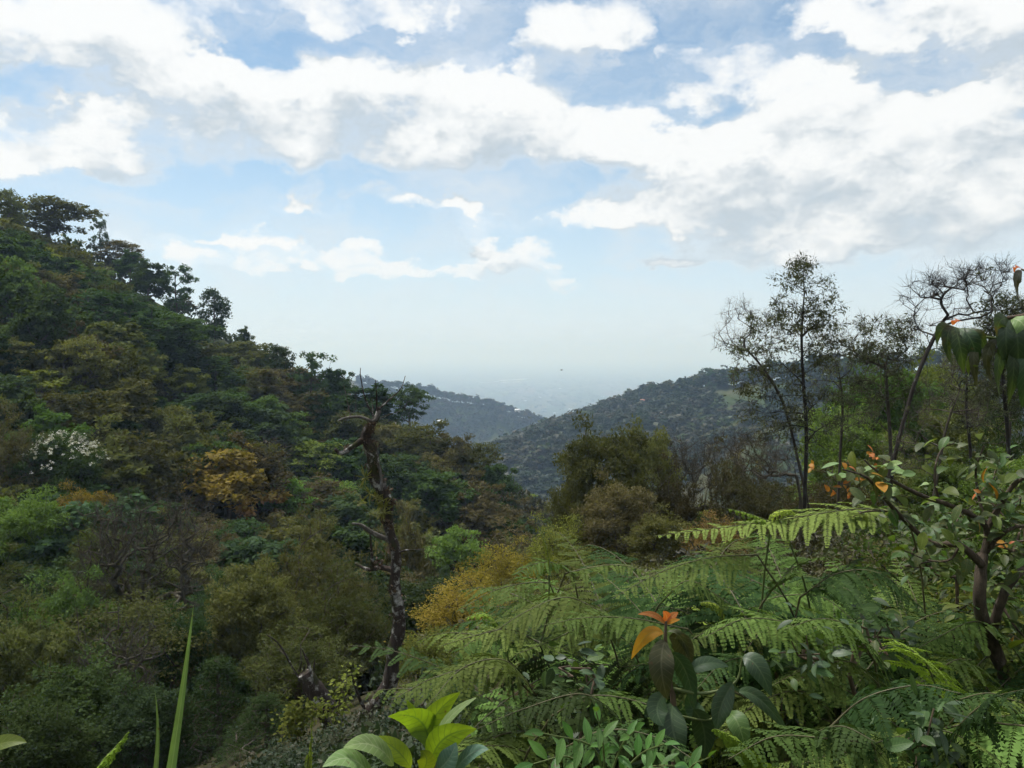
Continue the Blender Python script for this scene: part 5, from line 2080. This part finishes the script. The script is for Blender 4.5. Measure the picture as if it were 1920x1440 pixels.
def snag():
    d = 18.0
    k = d / FPX
    base = P(652, 1392, d)
    base[2] = gz(base[0], base[1]) - .1
    o, b = local_root("dead_tree", base, "dead mossy snag with lichen-spotted trunk forking low above the ferns", "tree")
    main = [(660, 1400), (684, 1348), (728, 1288), (738, 1228), (749, 1160), (740, 1100), (743, 1044), (728, 985), (726, 938), (702, 892), (698, 850), (684, 815), (704, 788), (711, 764)]
    rad = np.array([18, 15.5, 14, 13, 12, 10.5, 9.5, 9.5, 10.5, 12.5, 11.5, 8, 5.5, 3.5]) * k
    pts = [base + [0, 0, 0]] + [P(x, y, d) for x, y in main]
    n = 60
    path = smooth_path(np.array(pts) - b, n)
    rr = np.interp(np.linspace(0, 1, n), np.linspace(0, 1, len(rad) + 1), np.concatenate([[30 * k], rad]))
    rr = rr * (1 + .10 * np.sin(np.arange(n) * 1.7) * np.cos(np.arange(n) * .6))
    g = Geo()
    g.tube(path, rr, 14, rough=.13, seed=4)
    mobj("trunk", g.mesh("trunk", M["snag"], True), o)
    # the short broken stub
    g = Geo()
    sp = smooth_path(np.array([base, P(640, 1380, d), P(612, 1330, d - .2), P(588, 1292, d - .3), P(572, 1262, d - .3)]) - b, 20)
    g.tube(sp, np.linspace(26, 15, 20) * k, 12, rough=.14, seed=5)
    for q in range(7):          # splinters
        a = sp[-1] + RNG.normal(size=3) * 7 * k
        g.tube(np.array([a, a + np.array([RNG.normal() * 6, RNG.normal() * 6, 18 + RNG.random() * 22]) * k]), [3.5 * k, .8 * k], 5)
    mobj("broken_stub", g.mesh("broken_stub", M["snag"], True), o)
    br = [
        ([(712, 770), (700, 790), (678, 782), (650, 783), (634, 789)], 4, 1.5, "snag_pale"),
        ([(694, 815), (660, 838), (640, 850), (628, 842)], 6, 3, "snag"),
        ([(728, 1012), (708, 1004), (690, 994), (676, 984), (660, 982)], 5.5, 2.2, "snag_pale"),
        ([(735, 1068), (712, 1064), (690, 1068), (666, 1056)], 6, 2.5, "snag"),
        ([(698, 1066), (697, 1040), (694, 1000)], 4, 1.5, "snag"),
        ([(713, 765), (735, 745), (752, 728), (760, 705)], 1.8, .6, "snag"),
        ([(706, 770), (706, 740), (704, 712)], 1.6, .6, "snag"),
        ([(700, 780), (684, 745), (676, 705), (676, 690)], 1.8, .6, "snag"),
        ([(738, 1040), (760, 1032), (790, 1030)], 2.5, 1, "snag"),
        ([(690, 830), (712, 880), (716, 920)], 4, 2, "snag_pale"),
        ([(690, 1340), (672, 1305), (660, 1265)], 4, 1.5, "snag"),
        ([(600, 1310), (560, 1270), (525, 1210), (500, 1190)], 3, 1, "snag"),
    ]
    for pp, r0, r1, mt in br:
        g = Geo()
        p = smooth_path(np.array([P(x, y, d + (i * .12 if pp[0][0] % 2 else -i * .1)) for i, (x, y) in enumerate(pp)]) - b, 12)
        g.tube(p, np.linspace(r0, r1, 12) * k, 7, rough=.1, seed=len(pp))
        mobj("branch", g.mesh("branch", M[mt], True), o)
    # fine twigs at the head
    g = Geo()
    rng = np.random.default_rng(9)
    for q in range(16):
        s = path[int(rng.integers(n - 14, n))] if q % 3 else (P(650, 783, d) - b + rng.normal(size=3) * .05)
        dv = norm(np.array([rng.normal() * .8, rng.normal() * .8, .8]))
        L = rng.uniform(.25, .9)
        m1 = s + dv * L * .5 + rng.normal(size=3) * .04
        g.tube(np.array([s, m1, m1 + norm(dv + rng.normal(size=3) * .4) * L * .5]), np.array([.012, .008, .004]), 4)
    mobj("twigs", g.mesh("twigs", M["twig"]), o)
    # moss and epiphytes
    g = Geo()
    sel = np.concatenate([path[np.linspace(34, 54, 22).astype(int)], path[np.linspace(10, 30, 8).astype(int)], np.array([P(655, 838, d), P(645, 846, d), P(695, 1066, d), P(700, 1060, d)]) - b, sp[8:18:2]])
    tips = sel + rng.normal(size=sel.shape) * [.09, .09, .1]
    clump_leaves(g, rng, tips, 34, .13, .9, .08, .04, up=.4, droop=.5)
    mobj("moss", g.mesh("moss", M["moss"]), o)
    g = Geo()
    tips = np.array([P(716, 938, d - .25), P(722, 948, d - .25), P(706, 932, d - .25), P(684, 895, d - .25), P(694, 925, d - .2), P(718, 960, d - .25)]) - b
    T = np.repeat(tips, 22, axis=0)
    dv = norm(rng.normal(size=T.shape) + [0, -.3, .2])
    g.leaves(T, dv, rng.normal(size=T.shape) + [0, 0, 1], rng.uniform(.15, .32, len(T)), .035)
    mobj("epiphyte_tuft", g.mesh("epiphyte_tuft", M["tuft"]), o)


snag()


def snag_companions():
    # leafy climber round the snag's foot
    rng = np.random.default_rng(2)
    d = 16.5
    base = P(560, 1380, d)
    base[2] = gz(base[0], base[1])
    o, b = local_root("climbing_vine", base, "leafy green vine scrambling over the snag's broken stub", "vine")
    for i, pp in enumerate([[(560, 1420), (555, 1360), (560, 1330), (590, 1325)], [(560, 1420), (570, 1350), (600, 1330), (640, 1340)], [(560, 1420), (620, 1380), (640, 1300), (655, 1265)], [(560, 1420), (545, 1380), (538, 1350), (550, 1330)]]):
        p = smooth_path([P(x, y, d) for x, y in pp], 16)
        stem_mesh(o, b, p, .014, .005, "stem_brown", "stem", n=16, sides=5)
        g = Geo()
        T = np.repeat(p[3:] - b, 16, axis=0)
        T = T + rng.normal(size=T.shape) * .12
        g.leaves(T, rng.normal(size=T.shape) + [0, 0, -.3], rng.normal(size=T.shape) * .5 + [0, -.2, 1], rng.uniform(.07, .13, len(T)), .07)
        mobj("foliage", g.mesh("foliage", M["lime"]), o)


snag_companions()


# ------------------------------------------------------------------ sparse tall trees on the right
def traced_tree(name, label, d, trunk, poly_tips, leaf_tips, r_tip, bark, leafmat=None, n_leaf=40, clump=.28, L=.14, W=.05, extra=None, seed=0, twig=True, spread_d=1.6, up=.5):
    rng = np.random.default_rng(seed)
    base = P(*trunk[0], d)
    base[2] = gz(base[0], base[1]) - .2
    o, b = local_root(name, base, label, "tree", "sparse tall trees on the near slope")
    tr = smooth_path(np.array([base] + [P(x, y, d) for x, y in trunk]) - b, 14)
    # tips scattered inside the outlines
    tips, leafy = [], []
    for (x0, y0, rx, ry, n, lf) in poly_tips:
        a = rng.random(n) * 2 * pi
        q = np.sqrt(rng.random(n))
        xs, ys = x0 + rx * q * np.cos(a), y0 + ry * q * np.sin(a)
        for x, y in zip(xs, ys):
            tips.append(P(x, y, d + rng.normal() * spread_d * .5) - b)
            leafy.append(rng.random() < lf)
    tips, leafy = np.array(tips), np.array(leafy)
    nodes, par, rad = grow(tips, tr, rng, r_tip=r_tip * .55, power=.47, seg=.4, jitter=.1, lift=.12)
    g = Geo()
    skeleton_geo(g, nodes, par, rad, thick=.03)
    if twig:
        T = np.repeat(tips, 9, axis=0)
        dv = norm(rng.normal(size=T.shape) + [0, 0, .7])
        ln = rng.uniform(.15, .6, (len(T), 1))
        mid = T + dv * ln * .5
        end = mid + norm(dv + rng.normal(size=T.shape) * .5) * ln * .6
        g.frusta(T, mid, r_tip * .5, r_tip * .38, 3)
        g.frusta(mid, end, r_tip * .38, r_tip * .2, 3)
    mobj("trunk", g.mesh("trunk", M[bark], True), o)
    if leafmat:
        g = Geo()
        clump_leaves(g, rng, tips[leafy], n_leaf, clump, .8, L, W, up=up, out=.7, droop=.4)
        mobj("crown", g.mesh("crown", M.get(leafmat, M["leaf"])), o).color = TINT.get(leafmat, (.1, .11, .04)) + (1,)
    return o


M["sparse"] = leaf_mat("sparse_grey_green_leaves", (.060, .070, .034), (.125, .138, .066), gloss=.15, trans=.4)
traced_tree("slender_tree", "tallest sparse-leaved tree with many upright thin stems on the right", 30,
            [(1506, 1010), (1510, 900), (1512, 800), (1505, 700), (1503, 620), (1508, 550), (1506, 510)],
            [(1505, 560, 60, 70, 46, .95), (1490, 640, 90, 60, 50, .9), (1540, 620, 50, 70, 34, .9), (1470, 740, 90, 70, 50, .7), (1440, 800, 60, 40, 26, .6), (1520, 790, 60, 60, 26, .5), (1505, 505, 14, 22, 6, 1)],
            None, .010, "bark_dark", "sparse", 34, .36, .15, .045, seed=3)
traced_tree("slender_tree", "half-bare tree leaning left from the tallest sparse tree's foot", 31,
            [(1525, 1000), (1500, 880), (1470, 760), (1430, 690), (1395, 650)],
            [(1385, 590, 34, 30, 20, .1), (1370, 640, 36, 22, 18, .1), (1410, 660, 40, 40, 20, .7), (1400, 700, 50, 40, 26, .8), (1440, 620, 40, 50, 20, .4)],
            None, .011, "twig", "sparse", 20, .28, .15, .05, seed=5)
traced_tree("bare_tree", "low bare grey branches fanning left under the sparse trees", 26,
            [(1500, 1010), (1500, 930), (1490, 880)],
            [(1410, 850, 50, 26, 40, .05), (1440, 870, 50, 30, 40, .05), (1380, 830, 40, 20, 26, .1)],
            None, .010, "twig", "brown", 10, .2, .12, .05, seed=6)
traced_tree("slender_tree", "feathery half-bare tree between the tallest tree and the leafless one", 30,
            [(1660, 960), (1670, 860), (1665, 760), (1660, 690)],
            [(1650, 640, 60, 55, 50, .75), (1690, 650, 50, 50, 36, .75), (1610, 640, 40, 40, 22, .5), (1660, 720, 70, 40, 36, .7), (1620, 760, 50, 40, 20, .5)],
            None, .011, "twig", "sparse", 32, .36, .15, .045, seed=8)
traced_tree("bare_tree", "leafless tree spreading dark crooked branches against the sky", 27,
            [(1670, 900), (1700, 770), (1722, 700), (1748, 640), (1770, 600)],
            [(1740, 540, 36, 22, 28, 0), (1790, 525, 50, 24, 40, .02), (1850, 525, 44, 30, 36, .02), (1820, 570, 60, 36, 34, .02), (1880, 505, 16, 14, 10, 0), (1725, 600, 26, 26, 14, 0), (1700, 565, 14, 14, 6, 0)],
            None, .011, "bark_dark", "sparse", 10, .2, .12, .05, seed=10)
traced_tree("slender_tree", "dark feathery tree at the right edge beside the leafless one", 28,
            [(1895, 960), (1890, 820), (1880, 700), (1882, 640)],
            [(1880, 590, 44, 40, 46, .95), (1900, 640, 40, 50, 40, .95), (1850, 640, 36, 36, 26, .9), (1890, 730, 44, 50, 36, .8), (1840, 720, 30, 30, 14, .6)],
            None, .011, "bark_dark", "sparse", 34, .36, .15, .05, seed=12)
traced_tree("bare_tree", "thin grey bare tree in front of the fresh green tree", 24,
            [(1740, 1000), (1760, 880), (1775, 800), (1800, 730)],
            [(1800, 700, 40, 40, 22, .1), (1760, 740, 40, 30, 18, .1), (1720, 790, 46, 30, 18, .1), (1690, 850, 60, 30, 20, .05), (1830, 780, 40, 30, 18, .15)],
            None, .009, "twig", "sparse", 10, .2, .12, .05, seed=14)

traced_tree("slender_tree", "twiggy half-bare tree filling the gap right of the tallest sparse tree", 33,
            [(1570, 980), (1575, 860), (1580, 760), (1572, 690)],
            [(1570, 660, 46, 46, 40, .5), (1600, 700, 50, 40, 36, .5), (1550, 720, 40, 40, 26, .5), (1590, 780, 60, 50, 34, .5)],
            None, .010, "twig", "sparse", 16, .30, .14, .045, seed=18)
traced_tree("slender_tree", "bushy twiggy tree between the leafless tree and the dark edge tree", 31,
            [(1815, 960), (1820, 860), (1812, 760), (1815, 700)],
            [(1810, 660, 46, 40, 40, .6), (1840, 690, 46, 40, 36, .6), (1790, 700, 40, 40, 26, .6), (1820, 760, 60, 50, 40, .7)],
            None, .010, "bark_dark", "sparse", 22, .30, .14, .05, seed=19)


# ------------------------------------------------------------------ leafy shrub on the right
def leafy_shrub():
    d = 3.3
    rng = np.random.default_rng(21)
    base = P(1905, 1320, d)
    base[2] = gz(base[0], base[1]) - .05
    o, b = local_root("leafy_shrub", base, "crooked leafy shrub with orange young leaves at its branch tips on the right", "shrub")
    M["shrub_bark"] = bark_mat("shrub_bark", (.075, .058, .042), (.20, .18, .15), 14.0, .40, bump=.5)
    limbs = [
        ([(1905, 1330), (1885, 1265), (1856, 1200), (1838, 1140), (1838, 1085), (1842, 1040)], .032, .022),
        ([(1856, 1200), (1876, 1130), (1900, 1085), (1940, 1055)], .022, .014),
        ([(1842, 1060), (1800, 1022), (1750, 1020), (1700, 980), (1655, 930), (1625, 895), (1580, 880)], .016, .003),
        ([(1842, 1045), (1850, 990), (1800, 955), (1730, 930), (1680, 905), (1640, 880), (1620, 862)], .014, .003),
        ([(1700, 980), (1670, 960), (1620, 960), (1590, 975)], .006, .002),
        ([(1760, 940), (1752, 890), (1764, 845), (1790, 830)], .006, .002),
        ([(1850, 990), (1880, 940), (1905, 905), (1940, 890)], .014, .006),
        ([(1842, 1045), (1870, 1010), (1900, 990), (1940, 985)], .012, .005),
        ([(1800, 1022), (1780, 1050), (1740, 1050), (1690, 1030)], .006, .002),
        ([(1850, 990), (1835, 930), (1830, 880), (1845, 835)], .008, .003),
        ([(1876, 1130), (1900, 1170), (1925, 1200)], .007, .003),
    ]
    anchors = []
    for li, (pp, r0, r1) in enumerate(limbs):
        pts = np.array([P(x, y, d + .05 * sin(li * 2.1 + i * 1.3) - (.04 * i if li in (2, 3) else 0)) for i, (x, y) in enumerate(pp)])
        p = smooth_path(pts, 18)
        stem_mesh(o, b, p, r0, r1, "shrub_bark", "branch" if li else "trunk", n=18, sides=8, rough=.12)
        if li:
            w = 36 if li in (2, 3) else 18
            for q in range(w):
                s = rng.uniform(.25, 1.0)
                anchors.append((p[int(s * 17)], s, li))
    protos = []
    for i in range(6):
        L, W = 1.0, float(rng.uniform(.46, .6))
        protos.append(blade((0, 0, 0), (.5, 0, float(rng.uniform(.0, .16))), (1, 0, float(rng.uniform(-.25, .02))), W, (0, 0, 1), "ovate", nl=9, nw=2, fold=float(rng.uniform(.1, .35)), cor=.012))
    meshes = {}
    for i, (v, f, lu, lv) in enumerate(protos):
        base_me = make_mesh("shrub_leaf", v, f, None, {"lu": ("POINT", lu), "lv": ("POINT", lv)}, smooth=True)
        for mk in ("shrub_blade", "shrub_blade_lime", "orange_blade", "amber_blade", "green_blade", "pale_blade"):
            m2 = base_me.copy()
            m2.materials.append(M[mk])
            meshes[(i, mk)] = m2

    def put(p, direction, up, L, mk):
        x = norm(direction)
        y = norm(np.cross(up, x))
        z = np.cross(x, y)
        ob = mobj("leaf", meshes[(int(rng.integers(0, 6)), mk)], o)
        mt = Matrix(((x[0] * L, y[0] * L, z[0] * L, p[0] - b[0]), (x[1] * L, y[1] * L, z[1] * L, p[1] - b[1]), (x[2] * L, y[2] * L, z[2] * L, p[2] - b[2]), (0, 0, 0, 1)))
        ob.matrix_local = mt

    for (p, s, li) in anchors:
        q = p + rng.normal(size=3) * .03
        dr = norm(np.array([rng.normal() * .9, rng.normal() * .7 - .2, rng.uniform(-.9, .25)]))
        mk = str(rng.choice(["shrub_blade", "shrub_blade", "shrub_blade_lime", "green_blade", "pale_blade", "amber_blade"], p=[.36, .2, .22, .12, .06, .04]))
        put(q, dr, np.array([rng.normal() * .5, rng.normal() * .5 - .2, 1.0]), float(rng.uniform(.045, .088)), mk)
    # loose leaves filling the head of the shrub at the right
    for _ in range(36):
        p = P(rng.uniform(1770, 1925), rng.uniform(850, 1270), d + rng.uniform(-.25, .35))
        put(p, np.array([rng.normal() * .9, rng.normal() * .6 - .2, rng.uniform(-1, .2)]), np.array([rng.normal() * .5, -.2, 1.0]), float(rng.uniform(.05, .09)), str(rng.choice(["shrub_blade", "shrub_blade_lime", "green_blade"])))
    # orange young leaves
    for (x, y, n) in ((1632, 852, 5), (1640, 862, 3), (1578, 905, 3), (1592, 925, 4), (1606, 902, 4), (1560, 925, 3), (1522, 868, 2), (1530, 875, 2), (1588, 872, 3), (1645, 930, 2), (1645, 905, 2), (1885, 1020, 4), (1842, 925, 2)):
        for _ in range(n):
            put(P(x + rng.normal() * 5, y + rng.normal() * 4, d - .15), np.array([rng.normal(), rng.normal() * .6 - .3, rng.normal() * .6]), np.array([rng.normal() * .5, -.6, .8]), float(rng.uniform(.022, .036)), "orange_blade" if rng.random() < .6 else "amber_blade")
    for (x, y) in ((1540, 878), (1560, 888), (1650, 878), (1670, 885), (1612, 886), (1630, 892), (1590, 890)):
        put(P(x, y, d - .12), np.array([rng.normal(), -.4, rng.normal() * .3]), np.array([0, -.5, 1.0]), .075, "pale_blade")


leafy_shrub()
for (px_, py_, d_, w_, mat_, lab_) in ((1885, 900, 4.8, 1.5, "mid", "leafy green bush at the right edge behind the crooked shrub's head"),
                                       (1905, 1090, 4.1, 1.3, "lime", "yellow-green bush at the right edge behind the crooked shrub's stem"),
                                       (1790, 1040, 5.4, 1.5, "olive", "olive bush left of the crooked shrub's stem"),
                                       (1700, 1090, 6.4, 1.6, "dark", "dark green bush behind the deep green arching frond")):
    p_ = P(px_, py_, d_)
    g_ = gz(p_[0], p_[1])
    put_tree("shrub", mat_, (p_[0], p_[1], g_), p_[2] - g_, w_, lab_, group=RS, fine=2, sink=.05)


def leafy_bush(cx, cy, rx, ry, d, n, label, mats, seed):
    """a bush of separate small leaves on thin twigs"""
    rng = np.random.default_rng(seed)
    base = P(cx, cy, d)
    base[2] = gz(base[0], base[1]) - .03
    o, b = local_root("leafy_bush", base, label, "shrub", RS)
    tips = []
    for k in range(15):
        a = rng.uniform(0, 2 * pi)
        q = math.sqrt(rng.random())
        tips.append(P(cx + rx * q * cos(a), cy + ry * q * sin(a), d + rng.normal() * .16) - b)
    tips = np.array(tips)
    nodes, par, rad = grow(tips, np.array([[0, 0, 0], [.01, 0, .2], [0, .02, .45]]), rng, r_tip=.0022, power=.5, seg=.12, jitter=.12)
    g = Geo()
    skeleton_geo(g, nodes, par, rad, thick=.004)
    mobj("branches", g.mesh("branches", M["stem_brown"], True), o)
    protos = []
    for i in range(3):
        v, f, lu, lv = blade((0, 0, 0), (.5, 0, float(rng.uniform(0, .15))), (1, 0, float(rng.uniform(-.25, 0))), float(rng.uniform(.42, .55)), (0, 0, 1), "ovate", nl=7, nw=2, fold=float(rng.uniform(.1, .35)))
        for mk in mats:
            protos.append(make_mesh("bush_leaf", v, f, M[mk], {"lu": ("POINT", lu), "lv": ("POINT", lv)}, smooth=True))
    spots = nodes[len(nodes) // 4:]
    for k in range(n):
        p = spots[int(rng.integers(0, len(spots)))] + rng.normal(size=3) * .045
        x = norm(np.array([rng.normal(), rng.normal() * .8 - .2, rng.uniform(-.9, .35)]))
        y = norm(np.cross(np.array([rng.normal() * .5, rng.normal() * .4 - .2, 1.0]), x))
        z = np.cross(x, y)
        L = float(rng.uniform(.04, .075))
        ob = mobj("leaf", protos[int(rng.integers(0, len(protos)))], o)
        ob.matrix_local = Matrix(((x[0] * L, y[0] * L, z[0] * L, p[0]), (x[1] * L, y[1] * L, z[1] * L, p[1]), (x[2] * L, y[2] * L, z[2] * L, p[2]), (0, 0, 0, 1)))


leafy_bush(1905, 960, 90, 110, 3.7, 260, "dense yellow-green leafy bush at the right edge behind the crooked shrub", ("shrub_blade", "shrub_blade_lime", "green_blade"), 61)
leafy_bush(1890, 1170, 90, 100, 3.6, 240, "dense green leafy bush at the right edge beside the crooked shrub's stem", ("shrub_blade", "green_blade", "shrub_blade_lime"), 62)
leafy_bush(1765, 1010, 90, 80, 3.9, 200, "loose leafy bush behind the crooked shrub's long branch", ("shrub_blade", "green_blade"), 63)

leafy_bush(1500, 1240, 55, 55, 2.75, 80, "dark leafy sprig among the ferns right of the dark broad-leaved plant", ("dark_blade", "green_blade"), 64)
leafy_bush(1640, 1190, 60, 50, 3.0, 80, "dark leafy sprig among the ferns under the deep green arching frond", ("dark_blade", "green_blade", "shrub_blade"), 65)
leafy_bush(1075, 1290, 55, 45, 2.8, 70, "dark leafy sprig among the ferns above the green leaflets", ("dark_blade", "green_blade"), 66)
leafy_bush(1730, 1370, 55, 50, 2.25, 70, "dark leafy sprig below the large combed frond at the lower right", ("dark_blade", "green_blade"), 67)


# broad leaves hanging in from the right
def hanging_branch():
    d = 2.7
    rng = np.random.default_rng(4)
    base = np.array([2.35, 2.75, 0.0])
    base[2] = gz(base[0], base[1]) - .05
    o, b = local_root("broad_leaved_tree", base, "dark broad leaves drooping on a branch from the right edge", "tree")
    stem_mesh(o, b, [base, base + [.05, .05, 1.1], P(2120, 560, d), P(1990, 560, d), P(1930, 590, d), P(1888, 596, d)], .035, .006, "stem_brown", "trunk", n=24)
    stem_mesh(o, b, [P(1990, 600, d), P(1930, 632, d), P(1860, 634, d), P(1800, 618, d), P(1778, 610, d)], .007, .003, "stem_green", "branch")
    stem_mesh(o, b, [P(1990, 560, d), P(1950, 520, d), P(1915, 505, d)], .006, .003, "stem_brown", "branch")
    for (bb, mm, tt, w, mat, face) in [
        ((1782, 612), (1762, 625), (1756, 668), 34, "hang_blade", (.5, -.8, .4)),
        ((1786, 612), (1776, 640), (1786, 686), 36, "hang_blade", (.3, -.9, .3)),
        ((1792, 614), (1800, 650), (1808, 702), 42, "hang_blade", (0, -1, .4)),
        ((1798, 616), (1822, 640), (1832, 690), 38, "dark_blade", (-.3, -.9, .4)),
        ((1806, 620), (1836, 632), (1848, 660), 30, "hang_blade", (-.5, -.7, .5)),
        ((1786, 610), (1792, 600), (1804, 604), 14, "orange_blade", (0, -.6, .8)),
        ((1826, 660), (1822, 685), (1814, 705), 30, "shrub_blade_lime", (.2, -.9, .3)),
        ((1890, 598), (1872, 610), (1876, 662), 40, "hang_blade", (.5, -.8, .4)),
        ((1890, 598), (1886, 640), (1892, 700), 48, "dark_blade", (.1, -1, .3)),
        ((1894, 598), (1908, 640), (1906, 712), 46, "dark_blade", (-.2, -.9, .3)),
        ((1896, 598), (1925, 620), (1932, 690), 44, "pale_blade", (-.4, -.7, .6)),
        ((1900, 640), (1900, 700), (1890, 760), 36, "hang_blade", (.2, -.9, .3)),
        ((1886, 640), (1872, 690), (1874, 742), 34, "hang_blade", (.4, -.8, .3)),
        ((1915, 640), (1922, 700), (1916, 765), 38, "dark_blade", (-.2, -.9, .3)),
        ((1870, 636), (1850, 670), (1862, 720), 26, "bronze_blade", (.2, -.9, .3)),
        ((1830, 636), (1826, 680), (1834, 730), 24, "bronze_blade", (.1, -.9, .3)),
        ((1916, 508), (1906, 530), (1914, 574), 26, "bronze_blade", (.4, -.8, .4)),
        ((1920, 506), (1905, 500), (1902, 512), 10, "orange_blade", (0, -.7, .7)),
    ]:
        traced_leaf(o, b, bb, mm, tt, d, w * .82, mat, face, (0, -.05, 0), cor=.022, curl=.15, nl=18)


hanging_branch()


# ------------------------------------------------------------------ a bird over the valley
def bird():
    p = P(1053, 694, 60)
    g = Geo()
    body = smooth_path([(-.10, 0, 0), (-.05, 0, .0), (.02, 0, .005), (.08, 0, .012), (.11, 0, .012)], 10)
    g.tube(body, [.004, .018, .026, .030, .030, .027, .021, .017, .013, .004], 8)
    for s in (-1, 1):
        w = np.array([(.05, 0, .015), (.045, s * .07, .05), (-.02, s * .15, .045), (-.05, s * .07, .035), (-.03, 0, .015)])
        v = np.vstack([w, w - [0, 0, .006]])
        g.add(v, [(0, 1, 3, 4), (1, 2, 3, 3), (9, 8, 6, 5), (8, 8, 7, 6), (0, 5, 6, 1), (1, 6, 7, 2), (2, 7, 8, 3), (3, 8, 9, 4)])
    t = np.array([(-.09, .008, 0), (-.15, .025, 0), (-.15, -.025, 0), (-.09, -.008, 0)])
    g.add(np.vstack([t, t - [0, 0, .004]]), [(0, 1, 2, 3), (7, 6, 5, 4)])
    o = mobj("bird", g.mesh("bird", simple_mat("dark_plumage", (.02, .02, .02), .7, .2, 30)))
    o.location = tuple(p)
    o.rotation_euler = (0, 0, .5)
    tag(o, "tiny dark bird flying against the hazy plain", "bird")


bird()
